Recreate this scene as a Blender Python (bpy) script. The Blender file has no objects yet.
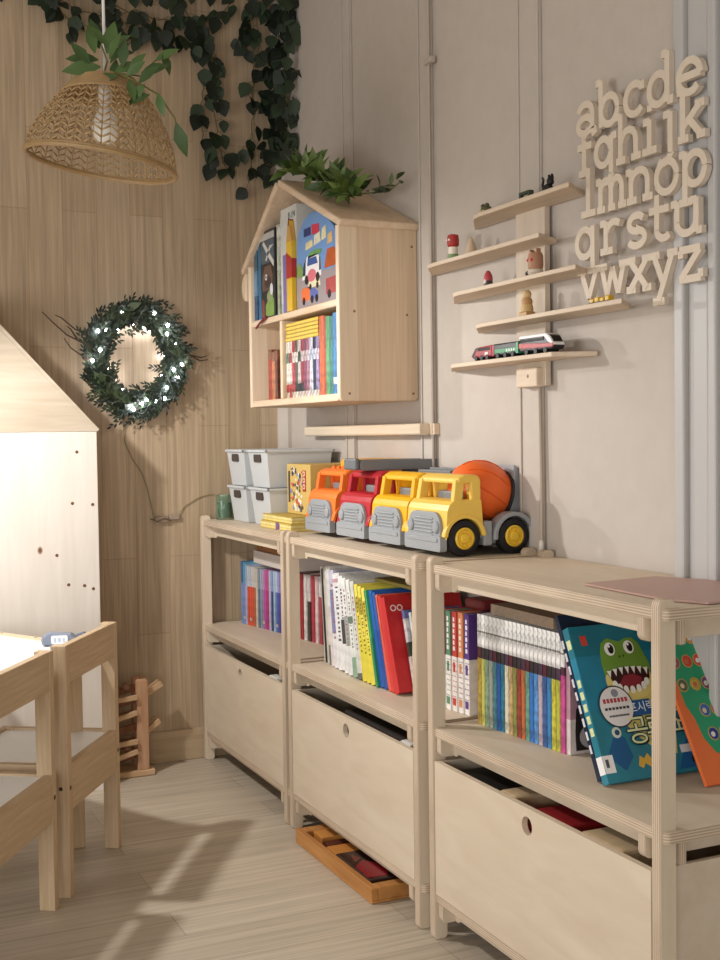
import bpy, bmesh, math, random
from math import sin, cos, pi, radians as R
from mathutils import Vector as V, Matrix as M
random.seed(7)
sc = bpy.context.scene
col = sc.collection

# ------------------------------------------------------------------ materials
def lin(c):
    if isinstance(c, str):
        c = tuple(int(c[i:i+2], 16) for i in (0, 2, 4))
    o = []
    for v in c[:3]:
        v = v/255.0
        o.append(v/12.92 if v <= .04045 else ((v+.055)/1.055)**2.4)
    return (o[0], o[1], o[2], 1.0)

_mats = {}
def nmat(name):
    m = bpy.data.materials.new(name); m.use_nodes = True
    nt = m.node_tree; b = nt.nodes['Principled BSDF']
    return m, nt, b

def plain(hexc, rough=.55, metal=0.0, noise=.06, nscale=30, emit=0, spec=.4, sub=0, trans=0):
    key = ('p', hexc, rough, metal, noise, nscale, emit, trans)
    if key in _mats: return _mats[key]
    m, nt, b = nmat('plain_'+hexc)
    c = lin(hexc)
    b.inputs['Roughness'].default_value = rough
    b.inputs['Metallic'].default_value = metal
    b.inputs['Specular IOR Level'].default_value = spec
    if trans: b.inputs['Transmission Weight'].default_value = trans
    if noise > 0:
        tc = nt.nodes.new('ShaderNodeTexCoord'); n = nt.nodes.new('ShaderNodeTexNoise')
        n.inputs['Scale'].default_value = nscale; n.inputs['Detail'].default_value = 4
        nt.links.new(tc.outputs['Object'], n.inputs['Vector'])
        mx = nt.nodes.new('ShaderNodeMix'); mx.data_type = 'RGBA'
        mx.inputs['A'].default_value = tuple(max(0, x*(1-noise)) for x in c[:3])+(1,)
        mx.inputs['B'].default_value = tuple(min(1, x*(1+noise)) for x in c[:3])+(1,)
        nt.links.new(n.outputs['Fac'], mx.inputs['Factor'])
        nt.links.new(mx.outputs['Result'], b.inputs['Base Color'])
    else:
        b.inputs['Base Color'].default_value = c
    if emit:
        b.inputs['Emission Color'].default_value = c; b.inputs['Emission Strength'].default_value = emit
    _mats[key] = m
    return m

def wood(name, dark, light, axis='Z', stretch=14, scale=6, rough=.55, knots=False, contrast=(.3, .7), bump=.02):
    """plain sawn wood: long grain along axis"""
    key = ('w', name)
    if key in _mats: return _mats[key]
    m, nt, b = nmat(name); N = nt.nodes.new; L = nt.links.new
    tc = N('ShaderNodeTexCoord'); mp = N('ShaderNodeMapping')
    s = [scale*stretch/4]*3; s['XYZ'.index(axis)] = scale/4
    mp.inputs['Scale'].default_value = s
    L(tc.outputs['Object'], mp.inputs['Vector'])
    n = N('ShaderNodeTexNoise'); n.inputs['Scale'].default_value = 2.2; n.inputs['Detail'].default_value = 6; n.inputs['Distortion'].default_value = .5
    L(mp.outputs['Vector'], n.inputs['Vector'])
    r = N('ShaderNodeValToRGB')
    r.color_ramp.elements[0].position = contrast[0]; r.color_ramp.elements[0].color = lin(dark)
    r.color_ramp.elements[1].position = contrast[1]; r.color_ramp.elements[1].color = lin(light)
    L(n.outputs['Fac'], r.inputs['Fac'])
    out = r.outputs['Color']
    if knots:
        mp2 = N('ShaderNodeMapping'); s2 = [9.0]*3; s2['XYZ'.index(axis)] = 6.0
        mp2.inputs['Scale'].default_value = s2
        L(tc.outputs['Object'], mp2.inputs['Vector'])
        vo = N('ShaderNodeTexVoronoi'); vo.inputs['Scale'].default_value = 1.0
        L(mp2.outputs['Vector'], vo.inputs['Vector'])
        rr = N('ShaderNodeValToRGB')
        rr.color_ramp.elements[0].position = .035; rr.color_ramp.elements[0].color = (1, 1, 1, 1)
        rr.color_ramp.elements[1].position = .075; rr.color_ramp.elements[1].color = (0, 0, 0, 1)
        L(vo.outputs['Distance'], rr.inputs['Fac'])
        mx = N('ShaderNodeMix'); mx.data_type = 'RGBA'
        mx.inputs['B'].default_value = lin('7a5236')
        L(rr.outputs['Color'], mx.inputs['Factor']); L(out, mx.inputs['A']); out = mx.outputs['Result']
    L(out, b.inputs['Base Color'])
    b.inputs['Roughness'].default_value = rough
    b.inputs['Specular IOR Level'].default_value = .3
    if bump:
        bp = N('ShaderNodeBump'); bp.inputs['Strength'].default_value = bump*5; bp.inputs['Distance'].default_value = .002
        L(n.outputs['Fac'], bp.inputs['Height']); L(bp.outputs['Normal'], b.inputs['Normal'])
    _mats[key] = m
    return m

def ply_edge(axis):
    """the striped cut edge of plywood, layers stacked along axis"""
    key = ('e', axis)
    if key in _mats: return _mats[key]
    m, nt, b = nmat('plywood_edge_'+axis); N = nt.nodes.new; L = nt.links.new
    tc = N('ShaderNodeTexCoord'); sp = N('ShaderNodeSeparateXYZ'); L(tc.outputs['Object'], sp.inputs[0])
    mu = N('ShaderNodeMath'); mu.operation = 'MULTIPLY'; mu.inputs[1].default_value = 2*pi/.0042
    L(sp.outputs[axis], mu.inputs[0])
    sn = N('ShaderNodeMath'); sn.operation = 'SINE'; L(mu.outputs[0], sn.inputs[0])
    n = N('ShaderNodeTexNoise'); n.inputs['Scale'].default_value = 6; L(tc.outputs['Object'], n.inputs['Vector'])
    ad = N('ShaderNodeMath'); ad.operation = 'MULTIPLY_ADD'; ad.inputs[1].default_value = .36; L(sn.outputs[0], ad.inputs[0]); L(n.outputs['Fac'], ad.inputs[2])
    r = N('ShaderNodeValToRGB')
    r.color_ramp.elements[0].position = .1; r.color_ramp.elements[0].color = lin('a8927c')
    r.color_ramp.elements[1].position = .8; r.color_ramp.elements[1].color = lin('d3c0a8')
    L(ad.outputs[0], r.inputs['Fac']); L(r.outputs['Color'], b.inputs['Base Color'])
    b.inputs['Roughness'].default_value = .6; b.inputs['Specular IOR Level'].default_value = .3
    _mats[key] = m
    return m

def planks(name, la, ca, W, H, cA, cB, mortar, grain=.25, rough=.5, bump=.2, msize=.0016, gs=1.0, colnoise=0.0):
    m, nt, b = nmat(name); N = nt.nodes.new; L = nt.links.new
    tc = N('ShaderNodeTexCoord'); sp = N('ShaderNodeSeparateXYZ'); L(tc.outputs['Object'], sp.inputs[0])
    cb = N('ShaderNodeCombineXYZ'); L(sp.outputs[la], cb.inputs['X']); L(sp.outputs[ca], cb.inputs['Y'])
    br = N('ShaderNodeTexBrick'); br.offset = .37; br.offset_frequency = 2
    br.inputs['Scale'].default_value = 1; br.inputs['Brick Width'].default_value = W; br.inputs['Row Height'].default_value = H
    br.inputs['Mortar Size'].default_value = msize; br.inputs['Mortar Smooth'].default_value = .3
    br.inputs['Color1'].default_value = lin(cA); br.inputs['Color2'].default_value = lin(cB); br.inputs['Mortar'].default_value = lin(mortar)
    L(cb.outputs[0], br.inputs['Vector'])
    mp = N('ShaderNodeMapping'); mp.inputs['Scale'].default_value = (1.6*gs, 52*gs, 1); L(cb.outputs[0], mp.inputs['Vector'])
    n = N('ShaderNodeTexNoise'); n.inputs['Scale'].default_value = 1.6; n.inputs['Detail'].default_value = 7; n.inputs['Distortion'].default_value = .7
    L(mp.outputs['Vector'], n.inputs['Vector'])
    r = N('ShaderNodeValToRGB')
    r.color_ramp.elements[0].position = .3; r.color_ramp.elements[0].color = (1-grain,)*3+(1,)
    r.color_ramp.elements[1].position = .7; r.color_ramp.elements[1].color = (1+grain*.3,)*3+(1,)
    L(n.outputs['Fac'], r.inputs['Fac'])
    mx = N('ShaderNodeMix'); mx.data_type = 'RGBA'; mx.blend_type = 'MULTIPLY'; mx.inputs['Factor'].default_value = 1
    L(br.outputs['Color'], mx.inputs['A']); L(r.outputs['Color'], mx.inputs['B'])
    L(mx.outputs['Result'], b.inputs['Base Color'])
    bp = N('ShaderNodeBump'); bp.inputs['Strength'].default_value = bump; bp.inputs['Distance'].default_value = .002; bp.invert = True
    L(br.outputs['Fac'], bp.inputs['Height']); L(bp.outputs['Normal'], b.inputs['Normal'])
    b.inputs['Roughness'].default_value = rough; b.inputs['Specular IOR Level'].default_value = .35
    return m

def plaster(name, cA, cB):
    m, nt, b = nmat(name); N = nt.nodes.new; L = nt.links.new
    tc = N('ShaderNodeTexCoord')
    n = N('ShaderNodeTexNoise'); n.inputs['Scale'].default_value = 26; n.inputs['Detail'].default_value = 8; L(tc.outputs['Object'], n.inputs['Vector'])
    n2 = N('ShaderNodeTexNoise'); n2.inputs['Scale'].default_value = 210; n2.inputs['Detail'].default_value = 3; L(tc.outputs['Object'], n2.inputs['Vector'])
    mx = N('ShaderNodeMix'); mx.data_type = 'RGBA'; mx.inputs['A'].default_value = lin(cA); mx.inputs['B'].default_value = lin(cB)
    L(n.outputs['Fac'], mx.inputs['Factor']); L(mx.outputs['Result'], b.inputs['Base Color'])
    bp = N('ShaderNodeBump'); bp.inputs['Strength'].default_value = .12; bp.inputs['Distance'].default_value = .0015
    L(n2.outputs['Fac'], bp.inputs['Height']); L(bp.outputs['Normal'], b.inputs['Normal'])
    b.inputs['Roughness'].default_value = .75; b.inputs['Specular IOR Level'].default_value = .25
    return m

def bands(name, h, stops, noise=.25, nscale=55, rough=.45, axis='Z'):
    """printed book spine: colour bands up its height, with a busy printed pattern"""
    key = ('b', h, tuple(stops), noise)
    if key in _mats: return _mats[key]
    m, nt, b = nmat(name); N = nt.nodes.new; L = nt.links.new
    tc = N('ShaderNodeTexCoord'); sp = N('ShaderNodeSeparateXYZ'); L(tc.outputs['Object'], sp.inputs[0])
    dv = N('ShaderNodeMath'); dv.operation = 'DIVIDE'; dv.inputs[1].default_value = h; L(sp.outputs[axis], dv.inputs[0])
    r = N('ShaderNodeValToRGB'); r.color_ramp.interpolation = 'CONSTANT'
    els = r.color_ramp.elements
    while len(els) > 1: els.remove(els[-1])
    els[0].position = 0; els[0].color = lin(stops[0][1])
    for p, c in stops[1:]:
        e = els.new(p); e.color = lin(c)
    L(dv.outputs[0], r.inputs['Fac'])
    out = r.outputs['Color']
    if noise:
        n = N('ShaderNodeTexNoise'); n.inputs['Scale'].default_value = nscale; n.inputs['Detail'].default_value = 2; L(tc.outputs['Object'], n.inputs['Vector'])
        rr = N('ShaderNodeValToRGB'); rr.color_ramp.elements[0].position = .38; rr.color_ramp.elements[1].position = .62
        rr.color_ramp.elements[0].color = (1-noise,)*3+(1,); rr.color_ramp.elements[1].color = (1+noise*.4,)*3+(1,)
        L(n.outputs['Fac'], rr.inputs['Fac'])
        mx = N('ShaderNodeMix'); mx.data_type = 'RGBA'; mx.blend_type = 'MULTIPLY'; mx.inputs['Factor'].default_value = 1
        L(out, mx.inputs['A']); L(rr.outputs['Color'], mx.inputs['B']); out = mx.outputs['Result']
    L(out, b.inputs['Base Color']); b.inputs['Roughness'].default_value = rough
    _mats[key] = m
    return m

def glassy(hexc, rough=.05):
    key = ('g', hexc)
    if key in _mats: return _mats[key]
    m, nt, b = nmat('glass_'+hexc)
    b.inputs['Base Color'].default_value = lin(hexc); b.inputs['Roughness'].default_value = rough
    b.inputs['Transmission Weight'].default_value = .9; b.inputs['IOR'].default_value = 1.4
    _mats[key] = m
    return m

# ------------------------------------------------------------------ objects
_mw = {}      # world matrices of the things, by object name
def thing(name, label, cat, loc=(0, 0, 0), rot=(0, 0, 0), group=None):
    o = bpy.data.objects.new(name, None); col.objects.link(o)
    o.location = loc; o.rotation_euler = rot; o.empty_display_size = .05
    o['label'] = label; o['category'] = cat
    if group: o['group'] = group
    from mathutils import Euler
    _mw[o.name] = M.Translation(V(loc)) @ Euler(rot).to_matrix().to_4x4()
    return o

def tag(o, label, cat, group=None):
    o['label'] = label; o['category'] = cat
    if group: o['group'] = group
    return o

class MB:
    def __init__(s): s.v = []; s.f = []; s.mi = []; s.cur = 0; s.sm = []; s.smooth = False
    def add(s, vs, fs):
        o = len(s.v); s.v += [tuple(v) for v in vs]
        for f in fs:
            s.f.append(tuple(o+i for i in f)); s.mi.append(s.cur); s.sm.append(s.smooth)
        return s
    def box(s, a, b):
        x0, y0, z0 = (min(a[i], b[i]) for i in range(3)); x1, y1, z1 = (max(a[i], b[i]) for i in range(3))
        vs = [(x0,y0,z0),(x1,y0,z0),(x1,y1,z0),(x0,y1,z0),(x0,y0,z1),(x1,y0,z1),(x1,y1,z1),(x0,y1,z1)]
        return s.add(vs, [(0,3,2,1),(4,5,6,7),(0,1,5,4),(1,2,6,5),(2,3,7,6),(3,0,4,7)])
    def bar(s, p, q, w, h, up=(0, 0, 1)):
        """square bar from p to q"""
        p, q = V(p), V(q); d = (q-p).normalized(); u = V(up)
        if abs(d.dot(u)) > .98: u = V((1, 0, 0))
        a = d.cross(u).normalized()*w/2; b = a.cross(d).normalized()*h/2
        vs = [p-a-b, p+a-b, p+a+b, p-a+b, q-a-b, q+a-b, q+a+b, q-a+b]
        return s.add(vs, [(0,3,2,1),(4,5,6,7),(0,1,5,4),(1,2,6,5),(2,3,7,6),(3,0,4,7)])
    def prism(s, poly, axis, lo, hi, edge_mat=None):
        """poly in the two other axes (in xyz order), extruded along axis"""
        n = len(poly); i = 'XYZ'.index(axis)
        def pt(a, b, c):
            r = [a, b]; r.insert(i, c); return r
        area = sum(poly[k][0]*poly[(k+1) % n][1]-poly[(k+1) % n][0]*poly[k][1] for k in range(n))
        if (area < 0) != (i == 1): poly = poly[::-1]
        vs = [pt(a, b, lo) for a, b in poly]+[pt(a, b, hi) for a, b in poly]
        c0 = s.cur
        s.add(vs, [tuple(range(n))[::-1], tuple(range(n, 2*n))])
        if edge_mat is not None: s.cur = edge_mat
        o = len(s.v)-2*n
        for k in range(n):
            s.f.append((o+k, o+(k+1) % n, o+n+(k+1) % n, o+n+k)); s.mi.append(s.cur); s.sm.append(s.smooth)
        s.cur = c0
        return s
    def tube(s, pts, r, n=6, taper=None, closed=False):
        pts = [V(p) for p in pts]; rings = []
        prev = None
        m = len(pts)
        for k, p in enumerate(pts):
            d = (pts[(k+1) % m if closed else min(k+1, m-1)]-pts[(k-1) % m if closed else max(k-1, 0)])
            d = d.normalized() if d.length > 1e-9 else V((0, 0, 1))
            if prev is None:
                u = V((0, 0, 1)) if abs(d.z) < .9 else V((1, 0, 0))
                a = d.cross(u).normalized()
            else:
                a = (prev-d*prev.dot(d)); a = a.normalized() if a.length > 1e-6 else d.orthogonal().normalized()
            prev = a; b = d.cross(a)
            rr = r if taper is None else r+(taper-r)*k/max(1, m-1)
            rings.append([p+(a*cos(2*pi*j/n)+b*sin(2*pi*j/n))*rr for j in range(n)])
        vs = [q for g in rings for q in g]; fs = []
        for k in range(m if closed else m-1):
            k2 = (k+1) % m
            for j in range(n):
                fs.append((k*n+j, k*n+(j+1) % n, k2*n+(j+1) % n, k2*n+j))
        if not closed:
            fs += [tuple(range(n))[::-1], tuple((m-1)*n+j for j in range(n))]
        sm = s.smooth; s.smooth = True; s.add(vs, fs); s.smooth = sm
        return s
    def lathe(s, prof, o=(0, 0, 0), ax=(0, 0, 1), n=24, cap=True):
        """prof: (radius, height) pairs along ax from o"""
        ax = V(ax).normalized(); o = V(o)
        u = V((0, 0, 1)) if abs(ax.z) < .9 else V((1, 0, 0))
        a = ax.cross(u).normalized(); b = ax.cross(a)
        vs = []; fs = []
        for r, h in prof:
            for j in range(n):
                t = 2*pi*j/n; vs.append(o+ax*h+(a*cos(t)+b*sin(t))*r)
        for k in range(len(prof)-1):
            for j in range(n):
                fs.append((k*n+j, k*n+(j+1) % n, (k+1)*n+(j+1) % n, (k+1)*n+j))
        if cap:
            if prof[0][0] > 1e-6: fs.append(tuple(range(n))[::-1])
            if prof[-1][0] > 1e-6: fs.append(tuple((len(prof)-1)*n+j for j in range(n)))
        sm = s.smooth; s.smooth = True; s.add(vs, fs); s.smooth = sm
        return s
    def ball(s, c, r, n=10, sq=(1, 1, 1)):
        c = V(c); k = n
        prof = []
        vs = []; fs = []
        for i in range(k+1):
            th = pi*i/k
            for j in range(2*k):
                ph = pi*j/k
                vs.append(c+V((r*sq[0]*sin(th)*cos(ph), r*sq[1]*sin(th)*sin(ph), -r*sq[2]*cos(th))))
        for i in range(k):
            for j in range(2*k):
                fs.append((i*2*k+j, i*2*k+(j+1) % (2*k), (i+1)*2*k+(j+1) % (2*k), (i+1)*2*k+j))
        sm = s.smooth; s.smooth = True; s.add(vs, fs); s.smooth = sm
        return s
    def quad(s, a, b, c, d): return s.add([a, b, c, d], [(0, 1, 2, 3)])
    def ribbon(s, pts, w, P, t):
        """flat-cut stroke: 2d pts, width w, P maps (u,v,depth) to 3d, thickness t"""
        n = len(pts); L = []; Rr = []
        for k in range(n):
            p0 = pts[max(k-1, 0)]; p1 = pts[min(k+1, n-1)]
            dx, dy = p1[0]-p0[0], p1[1]-p0[1]; l = math.hypot(dx, dy) or 1
            nx, ny = -dy/l, dx/l
            sc_ = 1.0
            if 0 < k < n-1:
                ax_, ay_ = pts[k][0]-p0[0], pts[k][1]-p0[1]; la = math.hypot(ax_, ay_) or 1
                cs = abs((ax_*dx+ay_*dy)/(la*l)); sc_ = min(1/max(cs, .3), 1.6)
            L.append((pts[k][0]+nx*w/2*sc_, pts[k][1]+ny*w/2*sc_)); Rr.append((pts[k][0]-nx*w/2*sc_, pts[k][1]-ny*w/2*sc_))
        vs = []
        for d in (0, t):
            for q in L: vs.append(P(q[0], q[1], d))
            for q in Rr: vs.append(P(q[0], q[1], d))
        fs = []
        for k in range(n-1):
            fs.append((k, k+1, n+k+1, n+k)); fs.append((2*n+k, 3*n+k, 3*n+k+1, 2*n+k+1))
            fs.append((k, 2*n+k, 2*n+k+1, k+1)); fs.append((n+k, n+k+1, 3*n+k+1, 3*n+k))
        fs.append((0, n, 3*n, 2*n)); fs.append((n-1, 3*n-1, 4*n-1, 2*n-1))
        return s.add(vs, fs)
    def build(s, name, mats, parent=None, world=False, bevel=0, seg=2, fix=True, angle=35):
        if not isinstance(mats, (list, tuple)): mats = [mats]
        me = bpy.data.meshes.new(name)
        vs = s.v
        if world and parent is not None:
            q = parent; mw = None
            while q is not None:
                if q.name in _mw: mw = _mw[q.name]; break
                q = q.parent
            if mw is not None:
                iv = mw.inverted(); vs = [tuple(iv @ V(v)) for v in vs]
        me.from_pydata(vs, [], s.f); 
        for m in mats: me.materials.append(m)
        me.polygons.foreach_set('material_index', s.mi)
        me.polygons.foreach_set('use_smooth', s.sm)
        if fix:
            bm = bmesh.new(); bm.from_mesh(me); bmesh.ops.recalc_face_normals(bm, faces=bm.faces); bm.to_mesh(me); bm.free()
        if any(s.sm): me.set_sharp_from_angle(angle=R(angle))
        me.update()
        o = bpy.data.objects.new(name, me); col.objects.link(o)
        if parent is not None: o.parent = parent
        if bevel:
            b = o.modifiers.new('bevel', 'BEVEL'); b.width = bevel; b.segments = seg; b.limit_method = 'ANGLE'; b.angle_limit = R(40); b.harden_normals = False
        return o

def struct(o): o['kind'] = 'structure'; return o

def rrect(x0, y0, x1, y1, r=(0, 0, 0, 0), n=5):
    """rectangle with corner radii (bl, br, tr, tl)"""
    pts = []
    for (cx, cy, a0, rr) in ((x0, y0, 180, r[0]), (x1, y0, 270, r[1]), (x1, y1, 0, r[2]), (x0, y1, 90, r[3])):
        if rr <= 0: pts.append((cx, cy)); continue
        ox = cx+rr if cx == x0 else cx-rr; oy = cy+rr if cy == y0 else cy-rr
        for k in range(n+1):
            t = R(a0+90*k/n); pts.append((ox+rr*cos(t), oy+rr*sin(t)))
    return pts

def arc(cx, cy, rx, ry, a0, a1, n=14):
    return [(cx+rx*cos(R(a0+(a1-a0)*k/n)), cy+ry*sin(R(a0+(a1-a0)*k/n))) for k in range(n+1)]

def text_mb(s, size, P, t=.0004, align='CENTER'):
    """mesh of a line of writing mapped through P(u, v, depth)"""
    c = bpy.data.curves.new('t', 'FONT'); c.body = s; c.size = size; c.align_x = align; c.align_y = 'CENTER'; c.resolution_u = 3
    c.extrude = t/2
    o = bpy.data.objects.new('t', c); col.objects.link(o)
    dg = bpy.context.evaluated_depsgraph_get(); dg.update()
    me = bpy.data.meshes.new_from_object(o.evaluated_get(dg))
    mb = MB(); mb.add([P(v.co.x, v.co.y, v.co.z+t/2) for v in me.vertices], [tuple(p.vertices) for p in me.polygons])
    bpy.data.objects.remove(o); bpy.data.curves.remove(c); bpy.data.meshes.remove(me)
    return mb

ORD = 'first second third fourth fifth sixth seventh eighth ninth tenth eleventh twelfth thirteenth fourteenth fifteenth sixteenth seventeenth eighteenth nineteenth twentieth'.split()

# ------------------------------------------------------------------ palette
PLY = wood('birch_plywood_face', 'cbb8a0', 'd8c9b3', axis='Y', stretch=5, scale=9, contrast=(.25, .75), bump=.005)
PLYZ = wood('birch_plywood_upright', 'ccb9a0', 'dacab3', axis='Z', stretch=6, scale=9, contrast=(.25, .75), bump=.005)
EX, EY, EZ = ply_edge('X'), ply_edge('Y'), ply_edge('Z')
PINE = wood('pine_board', 'd6bb9a', 'e6d0b4', axis='Z', stretch=12, scale=9, contrast=(.3, .72))
PINEY = wood('pine_board_flat', 'd2b698', 'e2cbb0', axis='Y', stretch=12, scale=9)
CHAIR = wood('raw_pine_chair', 'b79c7a', 'cbb394', axis='Z', stretch=16, scale=14)
CHAIRX = wood('raw_pine_rail', 'b79c7a', 'cbb394', axis='X', stretch=16, scale=14)
HOUSEW = wood('pale_spruce_panel', 'dad1c6', 'e2dad0', axis='Z', stretch=12, scale=8, knots=True, contrast=(.3, .7))
HOUSEG = wood('pale_spruce_gable', 'b5a692', 'c4b6a3', axis='X', stretch=12, scale=8, knots=True, contrast=(.3, .7))
WHITEB = plain('f4f4f2', .4, noise=.01)

# ================================================================== THE SETTING
XW, YW = .285, -.252            # right wall face, left (wood) wall face
floor_m = planks('grey_oak_floor', 'X', 'Y', 1.15, .125, 'b5a794', 'c5b8a5', 'aa9c88', grain=.24, rough=.42, bump=.25, gs=1.0)
wallw_m = planks('wood_strip_wall', 'Z', 'X', .62, .098, 'b49d80', 'bda78b', 'a58c6e', grain=.28, rough=.55, bump=.3, msize=.0012, gs=1.2)
plaster_m = plaster('beige_plaster', 'b9afa4', 'c4bab0')
white_m = plain('aeacaa', .45, noise=.02)

mb = MB(); mb.box((-3.4, -5.2, -.1), (XW+.1, YW+.1, 0)); struct(mb.build('floor', floor_m))
mb = MB(); mb.box((-3.4, -5.2, 2.62), (XW+.1, YW+.1, 2.72)); struct(mb.build('ceiling', plain('e6dfd4', .8)))
mb = MB(); mb.box((-3.4, YW, 0), (XW, YW+.1, 2.62)); struct(mb.build('wall_left', wallw_m))
mb = MB(); mb.box((XW, -5.2, 0), (XW+.1, YW+.1, 2.62)); struct(mb.build('wall_right', plaster_m))
base_m = planks('baseboard_wood', 'X', 'Z', 2.0, .3, 'b8a182', 'c2ab8c', '9b8466', grain=.16, rough=.5, bump=.1)
mb = MB(); mb.box((-3.4, YW-.009, 0), (XW, YW, .094)); struct(mb.build('baseboard_left', base_m, bevel=.002))
for k, (a, b) in enumerate(((-.785, -.728), (-1.24, -1.176), (-1.70, -1.618))):
    mb = MB(); mb.box((XW-.007, a, 0), (XW, b, 2.62)); mb.box((XW-.011, a, 0), (XW-.007, a+.008, 2.62)); mb.box((XW-.011, b-.008, 0), (XW-.007, b, 2.62))
    struct(mb.build('trim_%d' % (k+1), plaster_m, bevel=.002))
mb = MB(); mb.prism([(XW, YW), (XW-.03, YW), (XW-.03, YW-.012), (XW-.012, YW-.045), (XW, YW-.045)], 'Z', 0, 2.62); struct(mb.build('trim_4', plaster_m))
mb = MB(); mb.box((XW-.022, -2.15, 0), (XW, -2.124, 2.62)); mb.box((XW-.012, -2.20, 0), (XW, -2.15, 2.62)); mb.box((XW-.02, -2.226, 0), (XW, -2.206, 2.62))
struct(mb.build('trim_5', plain('b9b6b3', .4, noise=.01), bevel=.004))
mb = MB(); mb.box((XW-.010, -3.2, 0), (XW, -2.226, 2.2)); mb.box((XW-.014, -3.1, .15), (XW-.010, -2.33, 2.05)); struct(mb.build('door_1', white_m, bevel=.002))

# white cord along the second upright strip, with its clip
t = thing('wall_cable', 'thin white cable running up the wall strip beside the house-shaped shelf', 'cable', (XW-.013, -1.243, .78))
MB().tube([(0, 0, 0), (0, .001, .5), (0, 0, 1.82)], .0032).build('cable', plain('b9ada0', .4), t)
MB().box((-.008, -.022, 1.06), (.006, .012, 1.075)).build('clip', plain('b9ada0', .4), t, bevel=.002)

# pale dowel-like rail under the house shelf
t = thing('wall_rail', 'pale wooden rail fixed low on the wall below the house-shaped shelf', 'rail', (.258, -.868, .988))
mb = MB(); mb.prism(rrect(-.013, -.014, .013, .014, (.007,)*4), 'Y', -.360, .368); mb.build('bar', wood('pale_rail', 'd8c6ab', 'e6d6be', axis='Y'), t)
mb = MB(); mb.box((.013, -.385, -.013), (.0265, -.345, .013)); mb.build('bracket', PINE, t)
mb = MB(); mb.box((.013, .325, -.013), (.0265, .36, .013)); mb.build('bracket', PINE, t)

# ================================================================== SHELF UNITS
L_, E_, T_, WP, HP, TB = .7118, .0078, .019, .029, .741, .017
DEP = .283
ZS = (.0902, .4123, .7274)
def shelf_unit(label, loc, rot):
    # local: x into the shelf (0 front), y negative towards the near end, z up
    t = thing('toy_shelf', label, 'shelf', loc, (0, 0, rot), 'birch plywood toy shelves')
    for d0 in (0, DEP-WP-.002):
        for s0 in (E_, L_-E_-T_):
            mb = MB(); mb.prism(rrect(d0, 0, d0+WP, HP, (.008, .008, .011, .011)), 'Y', -s0-T_, -s0, edge_mat=1)
            mb.build('post', [PLYZ, EY], t, bevel=.0015)
    for z in ZS:
        mb = MB(); mb.prism(rrect(.005, -L_, DEP, 0, (.009,)*4), 'Z', z-TB, z, edge_mat=1)
        mb.build('shelf_board', [PLY, EZ], t, bevel=.0015)
        zb = z-TB
        for s0 in (E_+T_+.003, L_-E_-T_-.024-.016):     # cross rails with rounded toes
            mb = MB(); mb.prism(rrect(.007, zb-.036, DEP-.008, zb, (.011, .011, 0, 0)), 'Y', -s0-.016, -s0, edge_mat=1)
            mb.build('cross_rail', [PLY, EY], t, bevel=.001)
        for d0 in (.036, DEP-.05):
            mb = MB()
            s0, s1 = E_+.002, L_-E_-.002
            pl = [(-s1, zb), (-s1, zb-.036), (-s1+.045, zb-.036), (-s1+.055, zb-.030), (-s0-.055, zb-.030), (-s0-.045, zb-.036), (-s0, zb-.036), (-s0, zb)]
            mb.prism(pl, 'X', d0, d0+.012, edge_mat=1)
            mb.build('long_rail', [PLY, EX], t, bevel=.001)
    return t
S1 = ((-.0073, -.2640, 0), 0.0)
S2 = ((-.006, -.9773, 0), .003)
S3 = ((0, -1.7101, 0), 0.0)
shelf_unit('plywood shelf against the wood wall in the corner, carrying pale plastic bins on top', *S1)
shelf_unit('plywood shelf in the middle of the three, carrying toy trucks on top', *S2)
shelf_unit('plywood shelf closest to the white door, holding the dinosaur book', *S3)

def storage_bin(label, S):
    loc, rot = S
    a, b = -(E_+T_+.004), -(L_-E_-T_-.004)
    z0, z1 = ZS[0]+.0015, .350
    t = thing('toy_bin', label, 'bin', loc, (0, 0, rot), 'plywood pull-out bins in the shelves')
    # front panel with a finger hole
    bm = bmesh.new()
    cy, cz, rr = (a+b)/2, .3195, .0158
    outer = [bm.verts.new((0, y, z)) for y, z in ((a, z0), (b, z0), (b, z1), (a, z1))]
    inner = [bm.verts.new((0, cy+rr*cos(2*pi*k/28), cz+rr*sin(2*pi*k/28))) for k in range(28)]
    ed = [bm.edges.new((outer[k], outer[(k+1) % 4])) for k in range(4)]+[bm.edges.new((inner[k], inner[(k+1) % 28])) for k in range(28)]
    bmesh.ops.triangle_fill(bm, edges=ed, use_beauty=True)
    fs = [f for f in bm.faces]
    r = bmesh.ops.extrude_face_region(bm, geom=fs)
    bmesh.ops.translate(bm, verts=[v for v in r['geom'] if isinstance(v, bmesh.types.BMVert)], vec=(.011, 0, 0))
    bmesh.ops.recalc_face_normals(bm, faces=bm.faces)
    me = bpy.data.meshes.new('front_panel'); bm.to_mesh(me); bm.free()
    me.materials.append(PLY)
    o = bpy.data.objects.new('front_panel', me); col.objects.link(o); o.parent = t; o.location = (.0015, 0, 0)
    for nm, p, q in (('side_panel', (.0125, a, z0), (.262, a-.009, z1)), ('side_panel', (.0125, b, z0), (.262, b+.009, z1)),
                     ('back_panel', (.262, a, z0), (.271, b, z1)), ('bottom_panel', (.0125, a-.009, z0), (.262, b+.009, z0+.006))):
        MB().box(p, q).build(nm, PLY, t, bevel=.001)
    return t
storage_bin('plywood bin with a round finger hole in the corner shelf', S1)
storage_bin('plywood bin with a round finger hole in the middle shelf, above the wooden tray', S2)
storage_bin('plywood bin with red and black toys showing, in the shelf by the white door', S3)

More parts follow.
